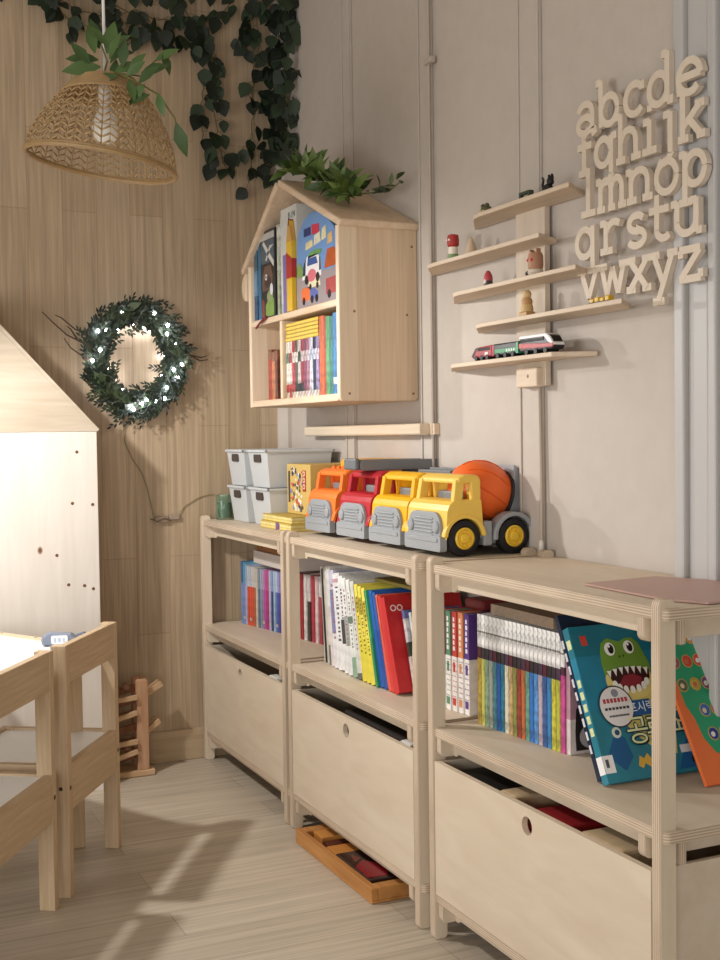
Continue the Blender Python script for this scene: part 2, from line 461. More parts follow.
def block_toy(name, label, cat, a, b, hexc, bevel=.006):
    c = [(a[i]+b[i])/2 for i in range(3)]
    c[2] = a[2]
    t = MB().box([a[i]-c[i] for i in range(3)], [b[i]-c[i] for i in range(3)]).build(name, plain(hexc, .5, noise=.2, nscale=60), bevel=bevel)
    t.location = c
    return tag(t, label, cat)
# things heaped in the bins, seen through the gap above the front panels
zf = ZS[0]+.008
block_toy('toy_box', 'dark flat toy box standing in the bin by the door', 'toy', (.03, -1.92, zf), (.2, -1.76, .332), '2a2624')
block_toy('cardboard_box', 'tan cardboard box inside the bin nearest the door, beside red toys', 'box', (.02, -2.0, zf), (.12, -1.945, .347), 'c9b08c')
block_toy('toy_box', 'red and black toy box heaped in the bin under the dinosaur book', 'toy', (.02, -2.15, zf), (.15, -2.04, .338), '9c2127')
block_toy('cardboard_box', 'tan cardboard box under the dinosaur book, towards the end of the bin', 'box', (.02, -2.30, zf), (.1, -2.19, .346), 'cdb692')
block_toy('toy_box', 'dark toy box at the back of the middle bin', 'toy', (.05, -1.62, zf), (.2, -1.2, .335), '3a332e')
block_toy('paper_bundle', 'white paper bundle showing above the front of the middle bin', 'paper', (.02, -1.60, zf), (.045, -1.55, .346), 'e6e2da')
block_toy('paper_bundle', 'white paper bundle showing above the front of the corner bin', 'paper', (.02, -.83, zf), (.05, -.77, .343), 'e6e2da')

# ================================================================== TRUCKS
GREY = plain('979a9d', .45, noise=.03); DGREY = plain('787b7c', .45, noise=.03)
TYRE = plain('17161a', .6, noise=.1); 
def wheel(parent, x, y, z, r, hub, side):
    mb = MB(); w = .030
    mb.lathe([(r*.55, 0), (r*.8, -.001), (r*.97, .003), (r, .008), (r, w-.008), (r*.97, w-.003), (r*.7, w), (r*.55, w-.004), (0.0001, w-.004)], (x, y-side*.002, z), (0, side, 0), n=36)
    o = mb.build('wheel', TYRE, parent)
    mb = MB()
    mb.lathe([(r*.6, w-.005), (r*.6, w-.001), (r*.5, w+.001), (r*.46, w-.002), (r*.3, w-.002), (r*.24, w+.002), (0.0001, w+.003)], (x, y-side*.002, z), (0, side, 0), n=28)
    for k in range(8):
        th = 2*pi*k/8
        c = V((x+r*.38*cos(th), y+side*(w-.004), z+r*.38*sin(th)))
        mb.box(c-V((.0022, .002, .0022)), c+V((.0022, .002, .0022)))
    mb.build('hub', hub, o)
    return o

def truck(name, label, y, body_hex, hub_hex, kind, yaw=0):
    """toy truck facing the room (-x): local x runs back from the bumper, y across, z up"""
    t = thing(name, label, 'toy truck', (.083, y, ZS[2]+.0005), (0, 0, yaw), 'toy trucks parked on the shelf top')
    BODY = plain(body_hex, .35, noise=.03); HUB = plain(hub_hex, .35, noise=.03)
    hw = .086
    wx, wr, rx = .041, .037, .158
    mb = MB(); mb.smooth = False
    # lower cab with wheel arches
    arch = arc(wx, wr, .042, .042, 0, 180, 14)
    prof = [(.079, .114), (.0845, .045)]+[p for p in arch if p[1] > .040]+[(-.001, .036), (-.001, .072), (.001, .094), (.006, .105), (.014, .112), (.026, .115)]
    mb.prism(prof, 'Y', -hw, hw)
    mb.build('cab_body', BODY, t, bevel=.007, seg=3)
    for s in (-1, 1):
        mb = MB(); pts = arc(wx, wr, .0405, .0405, 5, 175, 16); po = arc(wx, wr, .049, .049, 175, 5, 16)
        mb.prism(pts+po, 'Y', s*(hw-.012), s*(hw+.003)); mb.build('fender', BODY, t, bevel=.002)
    # windscreen frame, roof and rear wall: open windows
    for s in (-1, 1):
        mb = MB()
        mb.bar((.027, s*(hw-.011), .110), (.034, s*(hw-.013), .154), .015, .020)
        mb.bar((.042, s*(hw-.009), .1085), (.062, s*(hw-.009), .1085), .008, .006)
        mb.prism([(.060, .108), (.079, .108), (.079, .154), (.062, .154), (.057, .150)], 'Y', s*(hw-.002), s*(hw-.016))
        mb.build('window_frame', BODY, t, bevel=.002)
    mb = MB(); mb.prism([(.026, .147), (.080, .147), (.080, .158), (.072, .165), (.042, .165), (.028, .158)], 'Y', -hw+.003, hw-.003); mb.build('cab_roof', BODY, t, bevel=.006, seg=3)
    mb = MB(); mb.box((.070, -hw+.016, .1085), (.077, hw-.016, .150)); mb.build('cab_rear_wall', BODY, t)
    mb = MB(); mb.box((.052, -.05, .1085), (.062, .05, .130)); mb.build('seat', DGREY, t, bevel=.004)
    # grey grille, headlamps and bumper
    mb = MB(); mb.prism(rrect(-.070, .036, .070, .090, (0, 0, .030, .030)), 'X', -.008, .0)
    for k in range(6): mb.box((-.011, -.040, .041+.0068*k), (-.008, .040, .0445+.0068*k))
    mb.build('grille', GREY, t, bevel=.0015)
    for s in (-1, 1):
        mb = MB(); mb.lathe([(.0125, 0), (.0125, .005), (.010, .007), (.0001, .0075)], (-.006, s*.055, .060), (-1, 0, 0), n=20); mb.build('headlamp', GREY, t)
    mb = MB(); mb.prism(rrect(-hw+.007, .011, hw-.007, .043, (.006,)*4), 'X', -.013, .003); mb.box((-.015, -hw+.018, .03), (-.013, hw-.018, .038)); mb.build('bumper', GREY, t, bevel=.003)
    mb = MB(); mb.box((.004, -hw+.018, .022), (.196, hw-.018, .034)); mb.box((.082, -hw+.01, .034), (.197, hw-.01, .055)); mb.build('chassis', GREY if kind != 'fire' else BODY, t, bevel=.003)
    for s in (-1, 1):
        wheel(t, wx, s*(hw-.028), wr, wr, HUB, s); wheel(t, rx, s*(hw-.028), wr, wr, HUB, s)
    if kind == 'mixer':
        for s in (-1, 1):
            mb = MB(); pts = arc(rx, wr, .041, .041, -8, 188, 18); po = arc(rx, wr, .050, .050, 188, -8, 18)
            mb.prism(pts+po, 'Y', s*(hw-.03), s*(hw+.003)); mb.build('fender', GREY, t, bevel=.002)
            mb = MB(); mb.box((.086, s*(hw-.03), .020), (.106, s*(hw-.002), .070)); mb.build('side_panel', GREY, t, bevel=.003)
        mb = MB()    # cradle behind the drum
        mb.prism([(.150, .05), (.201, .05), (.201, .150), (.196, .178), (.184, .182), (.181, .12), (.172, .066), (.150, .066)], 'Y', -.042, .042)
        mb.box((.083, -.055, .055), (.100, .055, .080))
        mb.build('drum_cradle', GREY, t, bevel=.004)
        ax = V((.97, 0, -.22)).normalized(); c = V((.118, 0, .129))
        mb = MB()
        pf = [(.0001, -.060), (.022, -.057), (.044, -.046), (.058, -.026), (.0645, -.002), (.064, .016), (.058, .036), (.052, .050), (.050, .054)]
        mb.lathe(pf, c, ax, n=40); 
        mb.build('mixer_drum', plain('ee6a2a', .38, noise=.04), t)
        mb = MB(); mb.lathe([(.050, .053), (.055, .054), (.055, .060), (.045, .062), (.0001, .062)], c, ax, n=32); mb.build('drum_rim', plain('2c2a2c', .5), t)
        mb = MB()
        for k in range(9):     # raised blades round the drum
            th0 = 2*pi*k/9
            u = ax.cross(V((0, 1, 0))).normalized(); w = ax.cross(u)
            pts = []
            for j in range(9):
                h = -.044+.088*j/8; th = th0+.5*j/8
                rr = [p for p in pf if p[1] <= h][-1]; r2 = [p for p in pf if p[1] >= h][0]
                f = 0 if r2[1] == rr[1] else (h-rr[1])/(r2[1]-rr[1]); r = rr[0]+(r2[0]-rr[0])*f
                pts.append(c+ax*h+(u*cos(th)+w*sin(th))*(r+.0002))
            mb.tube(pts, .0018, n=5)
        mb.build('drum_blades', plain('e4601f', .38, noise=.04), t)
    elif kind == 'fire':
        mb = MB(); mb.box((.100, -hw+.004, .055), (.198, hw-.004, .128)); mb.build('rear_body', BODY, t, bevel=.005)
        mb = MB(); mb.lathe([(.03, .128), (.03, .150), (.022, .1655), (.0001, .1655)], (.150, 0, 0), (0, 0, 1), n=24); mb.build('turntable', DGREY, t)
        mb = MB()
        for s in (-1, 1):
            mb.prism(rrect(.000, .1655, .214, .190, (.010,)*4), 'Y', s*.028, s*.036)
        for k in range(12): mb.bar((.010+.0175*k, -.028, .178), (.010+.0175*k, .028, .178), .006, .006)
        mb.box((.02, -.028, .1655), (.20, .028, .169))
        mb.build('ladder', DGREY, t, bevel=.002)
        mb = MB(); mb.box((-.012, -.034, .167), (.000, .034, .194)); mb.build('ladder_bucket', plain('66696c', .45), t, bevel=.004)
    elif kind == 'dump':
        mb = MB(); mb.prism([(.102, .055), (.199, .055), (.199, .142), (.19, .160), (.102, .160)], 'Y', -hw+.003, hw-.003); mb.build('dump_bed', GREY, t, bevel=.005)
        mb = MB()
        for k in range(3): mb.box((.112+.03*k, -hw+.01, .160), (.126+.03*k, hw-.01, .168+.004*(k % 2)))
        mb.build('load_rail', DGREY, t, bevel=.002)
    else:
        mb = MB(); mb.box((.100, -hw+.004, .055), (.198, hw-.004, .150)); mb.build('rear_body', BODY, t, bevel=.006)
        mb = MB(); mb.prism([(.086, .150), (.198, .150), (.198, .188), (.092, .188), (.086, .180)], 'Y', -hw+.008, hw-.008); mb.build('hopper', plain('f2b22c', .4, noise=.04), t, bevel=.004)
        for k in range(4):
            mb = MB(); mb.lathe([(.006, 0), (.006, .005), (.003, .008), (.0001, .0085)], (.055, -.045+.03*k, .164), (0, 0, 1), n=12); mb.build('roof_lamp', BODY, t)
    return t
truck('garbage_truck', 'orange toy truck with grey grille beside the yellow comic box', -1.007, 'ec7a2c', 'f0c53c', 'garbage')
truck('fire_truck', 'red toy fire truck with a long grey ladder on top', -1.205, 'b3202c', 'd8d8d8', 'fire')
truck('dump_truck', 'deep yellow toy dump truck parked between red and pale yellow trucks', -1.388, 'eab019', 'eab019', 'dump')
truck('cement_mixer', 'pale yellow toy cement mixer with an orange drum', -1.567, 'ecc458', 'edc23a', 'mixer')

# ================================================================== BOOKS
PAGES = plain('ece6d8', .8, noise=.05, nscale=200)
def book(name, label, cat, x, y, z, th, h, d, cover, tilt=0, group=None, yaw=0, spine=None):
    """spine faces -x at local x=0, thickness runs to -y, tilt leans the top towards +y"""
    t = thing(name, label, cat, (x, y, z), (-R(tilt), 0, R(yaw)), group)
    c = min(.0022, th*.16)
    mb = MB(); mb.box((0, -th, 0), (c, 0, h)); mb.box((c, -th, 0), (d, -th+c, h)); mb.box((c, -c, 0), (d, 0, h))
    mb.build('cover', cover, t)
    MB().box((c, -th+c, .002), (d-.003, -c, h-.002)).build('pages', PAGES, t)
    if spine:
        for v0, v1, hx in spine:
            MB().box((-.0004, -th*.86, h*v0), (0, -th*.14, h*v1)).build('spine_label', plain(hx, .5, noise=.3, nscale=160), t)
    return t

zs = ZS[1]+.0006
# ---- corner shelf, half filled
def xat(y): return .103+(-.32-y)*.165
rows = [('sky blue', '6f93c4', '4a6a9a', .188), ('cyan and violet', '8a86b8', '5fa0b4', .186), ('pale blue', 'a4b2cc', '9db0c8', .180),
        ('orange-red with grey top', 'cc5038', 'c4c6cc', .176), ('scarlet with grey top', 'd45a3c', 'b8bcc6', .176), ('vermilion with pale top', 'c85a42', 'ccc8c8', .176), ('brick with beige top', 'b06448', 'c9c2bb', .176),
        ('cream', 'cdbfa8', 'cdbfa8', .172), ('slate blue', '5c6f88', '7c8ea4', .174), ('steel grey', '8c94a0', 'a8b0ba', .174), ('mauve', '9a7aa8', 'b59ac0', .174), ('hot pink', 'c04c8c', 'c8649a', .174), ('magenta', 'a83a78', 'b85a90', .174),
        ('lilac', 'b9b4d2', 'c4c0da', .174), ('navy', '2f4468', '8aa0bc', .174), ('powder blue', 'a0b4d0', 'b4c4dc', .174), ('royal blue', '5a76ac', 'c0cce0', .174), ('indigo', '54509a', '9a94c4', .174), ('purple', '6c5aa0', '9a8ac0', .174), ('rose', 'b45a7a', 'a85a80', .174), ('brown', '8c6a54', '9a7860', .174)]
y = -.322
G1 = 'books standing in the corner shelf'
for k, (nm, c, c2, h) in enumerate(rows):
    pos = ORD[k] if k < 20 else 'last'
    book('book', nm+' thin book, '+pos+' from the far end of the corner shelf row', 'book', xat(y), y, zs, .0122, h, .145, bands('cover_u%d' % k, h, [(0, c), (.08, 'c8c0b8' if k % 3 == 1 else c), (.13, c), (.66, c2)], noise=.2), group=G1); y -= .0128
reds = ['white-edged dark red', 'plain crimson', 'white', 'narrow black-and-white', 'bright red', 'pinkish white', 'dull red and white']
cols = [[(0, '8a3038'), (.85, 'd8d0cc')], [(0, 'a22a34')], [(0, 'd9d2cc')], [(0, '3a3232'), (.6, 'd0c8c4')], [(0, 'b23a44')], [(0, 'd8c0c0')], [(0, 'a04048'), (.7, 'd8d0cc')]]
y = -.652
for k in range(7):
    book('book', reds[k]+' spined book seen past the post, %s of the reddish group' % ORD[k], 'book', xat(y)-.006, y, zs, .0185, .182, .12, bands('cover_red%d' % k, .182, cols[k]), group=G1); y -= .0195
# boxes lying on that row
def simple_box(name, label, cat, a, b, mat, bevel=.002, group=None):
    c = ((a[0]+b[0])/2, (a[1]+b[1])/2, a[2])
    o = MB().box([a[i]-c[i] for i in range(3)], [b[i]-c[i] for i in range(3)]).build(name, mat, bevel=bevel); o.location = c
    return tag(o, label, cat, group)
simple_box('game_box', 'pale grey flat box lying on top of the corner shelf books', 'box', (.118, -.70, zs+.1895), (.27, -.395, zs+.227), plain('cfc4bc', .5))
t = thing('wooden_box', 'brown wooden box with dowel holes on top of the pale grey box', 'box', (.2, -.55, zs+.2275))
MB().box((-.075, -.14, 0), (.06, .145, .033)).build('body', wood('brown_box', '8a5a38', 'a06e48', axis='Y'), t, bevel=.002)
for yy in (-.085, .1):
    MB().lathe([(.008, 0), (.006, .0006), (.0001, .0006)], (-.075, yy, .017), (-1, 0, 0), n=14).build('dowel_hole', plain('4a2a18'), t)

# ---- middle shelf, leaning row
spec = [('thin white book with a bare spine, at the far end of the leaning row', [(0, 'dcd8d2')],   .012, .236),
        ('black-spined tall book at the far end of the leaning row', [(0, '1f2124'), (.8, '3a3c40')], .020, .232),
        ('cream slim book beside the black one in the leaning row', [(0, 'c9c2b2')], .018, .236),
        ('grey-white slim book with a dark base in the leaning row', [(0, '6e6f70'), (.2, 'd6d2cb')], .018, .240),
        ('white book with pinkish lettering, tallest of the leaning row', [(0, 'e0d4d0'), (.5, 'd9c8c6'), (.6, 'e4dfda')], .024, .243),
        ('periwinkle and white book in the leaning row', [(0, 'e2e0e2'), (.35, '8088b4'), (.8, 'c8c8da')], .030, .236),
        ('broad white book with small red marks near its top in the leaning row', [(0, 'e6e4e4'), (.9, 'c89aa0'), (.94, 'e6e4e4')], .042, .232),
        ('white book with black blotches on its spine in the leaning row', [(0, 'e2e2e0'), (.3, '3c3e40'), (.55, 'e2e2e0')], .027, .230),
        ('white book with dark lettering, next to the blotched one', [(0, 'dddedc'), (.3, 'a0a4a0'), (.6, 'e4e4e2')], .026, .228),
        ('white and green book next to the grey-white one in the leaning row', [(0, '8aa890'), (.2, 'dfe2da'), (.55, '6b8068'), (.62, 'e2e2da')], .026, .227),
        ('grey-white book touching the yellow books', [(0, '5e605c'), (.06, 'cfd0c8')], .026, .226),
        ('yellow book, the one touching the grey-white book', [(0, 'dccb3c'), (.45, 'e6d44c'), (.72, 'bca834'), (.86, 'e8d858')], .022, .222),
        ('yellow book in the middle of the three yellow ones', [(0, 'd8cc44'), (.45, 'e4d656'), (.7, 'b4a438'), (.88, 'e4d856')], .022, .220),
        ('yellow book touching the green one', [(0, 'dece40'), (.4, 'e2d450'), (.68, 'c0ae38'), (.86, 'e8da5c')], .022, .219),
        ('thin green book between the yellow and the blue books', [(0, '2c8a5a'), (.5, '38a068')], .012, .217),
        ('blue book next to the thin green one', [(0, '2558a8'), (.6, '2c66b8')], .020, .217),
        ('darker blue book next to the orange-red one', [(0, '1f4a94'), (.6, '2a5cac')], .020, .216),
        ('orange-red thin book leaning on the blue books', [(0, 'd85a48'), (.7, 'e07058')], .014, .214),
        ('red book with bare spine leaning on the orange-red one', [(0, 'd03a34')], .020, .213)]
y = -1.007
G2 = 'books leaning in the middle shelf'
n = len(spec)
for k, (lab, st, th, h) in enumerate(spec):
    tilt = 5+14.5*(k/(n-1))**1.3
    last_book = book('book', lab, 'book', .085-.020*min(1, k/8)+(.006 if k > 14 else 0), y, zs, th-.0006, h, .165, bands('cover_mid%d' % k, h, st, noise=.15 if k < 11 else .08), tilt, G2).name
    if 5 <= k <= 13:
        rs = random.Random(k); mb = MB(); v = h*.30
        while v < h*.86:
            hh = rs.uniform(.0025, .006); w = rs.uniform(.10, .24)
            mb.box((-.0004, -th*(.5+w*.8), v), (0, -th*(.5-w*.8), v+hh)); v += hh+rs.uniform(.0015, .009)
        mb.build('spine_title', plain('6a5c28' if k > 10 else rs.choice(['70747c', '9a6a6c', '4a4c50']), .5, noise=.5, nscale=320), bpy.data.objects[last_book])
    y -= th/cos(R(tilt))
t = book('book', 'red picture book with cover showing, last of the leaning row', 'book', .068, y, zs, .024, .212, .19, bands('cover_redwide', .212, [(0, 'c42a2c')], noise=.06), 20, G2)
fy = -.024
for cx in (.018, .034):
    mb = MB(); P3 = lambda u, v, d: (u, fy-.0003-d, v)
    mb.ribbon(arc(cx, .185, .006, .006, 0, 360, 18), .0026, P3, .0004); mb.build('cover_ring', plain('f0d8d4', .5), t)
mb = MB(); mb.prism([(.06, .02), (.15, .02), (.15, .12), (.06, .12)], 'Y', fy-.0006, fy); mb.build('cover_picture', bands('redcover_pic', .212, [(0, '5c4a3c'), (.3, 'c8b8a0'), (.45, '8a3a34')], noise=.4, nscale=60), t)
y -= .028/cos(R(20))
t = book('book', 'small white and blue picture book before the red one', 'book', .10, y, zs, .012, .185, .14, bands('cover_whiteblue', .185, [(0, 'c8c0bc'), (.45, '3a4a3c'), (.62, 'd4d4d4'), (.9, '6a74a8')], noise=.3, nscale=80), 18, G2)
y -= .0145
book('book', 'pale booklet behind the near post of the middle shelf', 'book', .108, y, zs, .010, .182, .13, bands('cover_pale', .182, [(0, 'd8d0cc'), (.5, '9aa0b0'), (.7, 'dcdcdc')], noise=.3), 17, G2)
simple_box('book', 'olive yellow book lying flat across the tops of the yellow books', 'book', (.12, -1.46, zs+.2215), (.26, -1.23, zs+.230), plain('8c8038', .5, noise=.15), group=G2)

# ---- five dotted comics at the near end of the middle shelf
G3 = 'spotted comics at the near end of the middle shelf'
for k, (c, nm) in enumerate((('b23a52', 'crimson'), ('5a8a6c', 'green'), ('c4403c', 'scarlet'), ('dc8a58', 'orange'), ('5a3a86', 'purple'))):
    yk = -1.584-.0202*k
    t = book('comic_book', 'comic with '+nm+' title band over a white spotted spine', 'book', .100+.003*k, yk, zs, .0195, .203, .14, bands('cover_spot%d' % k, .203, [(0, 'efe9e4'), (.55, c)], noise=.10), group=G3)
    mb = MB()
    for i in range(3):
        for j in range(8):
            v = .030+.0105*j; u = -.0042-.0054*i-(.0026 if j % 2 else 0)
            if u > -.018: mb.lathe([(.0017, 0), (.0001, .0005)], (0, u, v), (-1, 0, 0), n=8)
    mb.build('spots', plain(c if k != 3 else '6a4a46', .5), t)
    MB().box((-.0005, -.016, .012), (0, -.0035, .027)).build('spine_label', plain(c, .5, noise=.5, nscale=300), t)
    MB().box((-.0005, -.014, .080), (0, -.0055, .100)).build('spine_label', plain(c, .5, noise=.5, nscale=300), t)
    mb = MB()
    for j in range(6): mb.box((-.0005, -.0135+.0015*(j % 2), .124+.0118*j), (0, -.0060, .1325+.0118*j))
    mb.build('title', plain('f0e6e2', .5, noise=.2, nscale=300), t)

# ---- the row of white-topped paperbacks in the near shelf
G4 = 'white-topped paperbacks in the shelf by the door'
seq = [('c0a045', 'mustard'), ('b8b45a', 'yellow-green'), ('8aa88a', 'pale green'), ('a8aaa0', 'grey'), ('4a8a94', 'teal'), ('2f62b0', 'blue'), ('2a7488', 'sea blue'), ('d8d0b8', 'cream'),
       ('c0a070', 'tan'), ('8a8a48', 'olive'), ('9a3f38', 'brick red'), ('b86a3c', 'rust'), ('6a9a86', 'grey-green'), ('3a74c0', 'bright blue'), ('5a94cc', 'sky blue'), ('b8a8b4', 'dusty pink'),
       ('3c5f9a', 'denim'), ('3a80b4', 'azure'), ('c4bc3e', 'lime'), ('b4b048', 'dull lime')]
y = -1.742
for k, (c, nm) in enumerate(seq):
    h = .214-.0002*k; th = .0127
    lab = nm+' spined paperback with white top, '+ORD[k]+' from the spotted comics'
    cap = ['5a2430', '2e2a2c', '3a3038', '4a3448'][k % 4]
    book('paperback', lab, 'book', .098+.001*k, y, zs, th-.0005, h, .13, bands('cover_pb%d' % k, h, [(0, c), (.60, cap), (.70, 'e6e2de'), (.835, '8a8680'), (.85, 'e8e6e2')], noise=.4, nscale=75), group=G4,
         spine=[(.10, .50, c)] if k % 2 else None)
    y -= th
for c, nm in (('c04a8a', 'magenta'),):
    book('paperback', 'magenta spined paperback with white top, last before the cat book', 'book', .118, y, zs, .0122, .208, .13, bands('cover_mag', .208, [(0, c), (.66, '4a2438'), (.73, 'e6e2de'), (.835, '8a8680'), (.85, 'e8e6e2')], noise=.3), group=G4); y -= .0127
t = book('cat_book', 'dusty pink book with a black cat on its cover beside the magenta paperback', 'book', .121, y, zs, .012, .206, .14, bands('cover_cat', .206, [(0, 'd8ccc8'), (.30, 'b48c98'), (.9, 'b898a0')], noise=.12))
fy = -.012
def flat(parent, name, poly, hexc, fy, lift=.0003, t=.0003, noise=.05):
    mb = MB(); mb.prism(poly, 'Y', fy-lift-t, fy-lift); return mb.build(name, plain(hexc, .5, noise=noise), parent)
flat(t, 'cat_picture', [(.012, .006), (.085, .006), (.09, .03), (.088, .066), (.078, .075), (.066, .062), (.045, .060), (.02, .086), (.012, .080), (.010, .04)], '1e1a1c', fy, .0003)
flat(t, 'cat_muzzle', arc(.045, .030, .026, .022, 0, 360, 20)[:-1], 'a8a4a4', fy, .0006)
simple_box('paper_stack', 'flat stack of brownish papers lying on the white-topped paperbacks', 'papers', (.118, -1.975, zs+.2146), (.228, -1.76, zs+.234), plain('9a8672', .7, noise=.35, nscale=160), bevel=0)
simple_box('lunch_box', 'red box lying on top of the spotted comics', 'box', (.15, -1.672, zs+.204), (.225, -1.60, zs+.226), plain('7a2a2e', .4), bevel=.006)

# ---- leaning picture books in the near shelf
t = book('picture_book', 'dark navy picture book leaning behind the dinosaur book', 'book', .066, -2.176, zs, .010, .278, .205, plain('17263c', .35), 25.6)
fy = -.010
mb = text_mb('ㄷㅗㄱ', .012, lambda u, v, d: (.16+u, fy-.0003-d, .262+v)); 
mb.build('cover_title', plain('c8ccd0', .5), t)
mb = MB()
for k in range(9): mb.box((-.0006, -.0075, .045+.022*k), (0, -.0022, .059+.022*k))
mb.build('spine_title', plain('d8d4dc', .5, noise=.4, nscale=200), t)

t = book('dinosaur_book', 'teal picture book with an open-mouthed green dinosaur on its cover', 'book', .062, -2.196, zs, .017, .258, .198, bands('cover_dino', .258, [(0, '2a7f92'), (.45, '27809c'), (.8, '1f7486')], noise=.12, nscale=18, rough=.3), 25.6)
fy = -.017; W_, H_ = .198, .258
def D(name, poly, hexc, layer, parent=t, noise=.06):
    return flat(parent, name, [(a*W_, b*H_) for a, b in poly], hexc, fy, .00025*layer, .00025, noise)
D('dinosaur_body', [(.30, .36), (.34, .55), (.58, .60), (.74, .50), (.80, .30), (.74, .12), (.52, .18), (.40, .26)], 'd8c870', 1)
D('dinosaur_jaw', arc(.47, .62, .235, .135, 150, 400, 30), 'e2d07c', 2)
D('dinosaur_head', [(.24, .66), (.235, .74), (.25, .82), (.28, .875), (.35, .905), (.42, .885), (.47, .875), (.53, .895), (.60, .895), (.655, .855), (.68, .79), (.71, .72), (.715, .66), (.60, .70), (.45, .71), (.33, .70)], '6f9638', 3, noise=.2)
D('mouth', [(.265, .675), (.36, .70), (.47, .708), (.58, .70), (.69, .672), (.675, .62), (.62, .575), (.54, .552), (.46, .548), (.38, .56), (.31, .60)], '3a1416', 4)
D('tongue', [(.36, .60), (.42, .65), (.52, .655), (.60, .625), (.56, .58), (.46, .565)], '8c2a34', 5)
for k in range(7):
    a = .285+.062*k; bt = .69+.016*(1-((k-3)/3)**2)
    D('tooth', [(a-.022, bt), (a+.022, bt), (a, bt-.048)], 'f2f0e4', 6)
for k in range(7):
    th = 205+21.5*k; ca, cb = .475+.178*cos(R(th)), .632+.078*sin(R(th))
    D('tooth', arc(ca, cb, .026, .026, 0, 360, 10)[:-1], 'f4f2e6', 6)
for ca, cb, r in ((.35, .83, .052), (.545, .832, .052)):
    D('eye', arc(ca, cb, r, r*.85, 0, 360, 20)[:-1], 'f4f2ea', 7)
    D('pupil', arc(ca+.01, cb, r*.55, r*.6, 0, 360, 16)[:-1], '16140f', 8)
    D('eye_glint', arc(ca-.002, cb+.018, .010, .009, 0, 360, 10)[:-1], 'ffffff', 9)
for a, b in ((.43, .775), (.47, .778)):
    D('nostril', arc(a, b, .010, .008, 0, 360, 10)[:-1], '3c5a1c', 7)
D('seal_rim', arc(.263, .46, .172, .135, 0, 360, 32)[:-1], '2a2c30', 9)
D('seal', arc(.263, .46, .160, .126, 0, 360, 32)[:-1], 'e8e4e2', 10)
D('seal_mark', arc(.275, .545, .035, .026, 0, 360, 16)[:-1], '8a8e98', 11)
for k, (w, hx, hh) in enumerate(((.125, 'b04048', .028), (.125, '3a3638', .016), (.10, '6a6668', .012))):
    for j in range(7):
        u0 = .263-w+2*w*j/7; D('seal_lettering', [(u0+.004, .485-.045*k), (u0+.030, .485-.045*k), (u0+.030, .485-.045*k+hh), (u0+.004, .485-.045*k+hh)], hx, 11, noise=.4)
D('title_plate', [(.41, .385), (.60, .385), (.60, .485), (.41, .485)], '1f5a94', 9)
def cover_text(s, a, b, size, hexc, layer, rim=None, parent=t):
    P = lambda u, v, d: (a*W_+u, fy-.00025*layer-d, b*H_+v)
    mb = text_mb(s, size, P, .0003); mb.build('title_lettering', plain(hexc, .5, noise=.03), parent)
cover_text('프시력', .505, .435, .019, 'e8f0f0', 10.5)
for ch, a, b in (('공', .405, .285), ('룡', .60, .27), ('요', .87, .31)):
    P = lambda u, v, d, a=a, b=b: (a*W_+u*1.0, fy-.0024-d, b*H_+v)
    for dx, dz in ((.0016, 0), (-.0016, 0), (0, .0016), (0, -.0016), (.0022, -.0022)):
        mb = text_mb(ch, .052, lambda u, v, d, a=a, b=b, dx=dx, dz=dz: (a*W_+u+dx, fy-.0022-d, b*H_+v+dz), .0003); mb.build('title_outline', plain('1d3c48', .5), t)
    text_mb(ch, .050, lambda u, v, d, a=a, b=b: (a*W_+u, fy-.0027-d, b*H_+v), .0003).build('title_lettering', plain('e4eab4', .5, noise=.02), t)
D('small_dinosaur', [(.33, .08), (.36, .14), (.40, .12), (.44, .15), (.48, .10), (.45, .06), (.40, .09), (.37, .06)], 'e0b44a', 2)
D('cover_swirl', arc(.20, .30, .045, .035, 0, 360, 18)[:-1], 'd4dccc', 2)
D('cover_swirl', arc(.205, .30, .024, .018, 0, 360, 14)[:-1], '2a4a68', 3)
D('cover_patch', [(.06, .16), (.18, .30), (.27, .26), (.30, .14), (.20, .06)], '1f5a8a', 1)
D('cover_patch', [(.72, .02), (.98, .02), (.98, .26), (.86, .20)], '1c5f96', 1)
D('publisher_mark', [(.09, .87), (.15, .87), (.15, .935), (.09, .935)], 'd8483c', 2, noise=.5)
D('price_label', [(.78, .12), (.96, .12), (.96, .17), (.78, .17)], 'e6e8ea', 2, noise=.3)
D('price_label', [(.87, .05), (.955, .05), (.955, .09), (.87, .09)], '14181c', 3)
D('library_label', [(0, .06), (.10, .06), (.10, .17), (0, .17)], 'f0eeec', 2)
D('library_mark', [(.02, .095), (.05, .095), (.05, .145), (.02, .145)], '5a5a60', 3, noise=.6)
MB().box((-.0006, -.0165, .06*H_), (0, -.0005, .17*H_)).build('library_label', plain('f0eeec', .5), t)
mb = MB()
for k in range(5): mb.box((-.0006, -.0135, .30*H_+.020*k), (0, -.0040, .30*H_+.013+.020*k))
MB().box((-.0006, -.0145, .86*H_), (0, -.003, .92*H_)).build('spine_mark', plain('d8e0a8', .5, noise=.4, nscale=200), t)
mb.build('spine_title', plain('d8e0a8', .5, noise=.4, nscale=200), t)

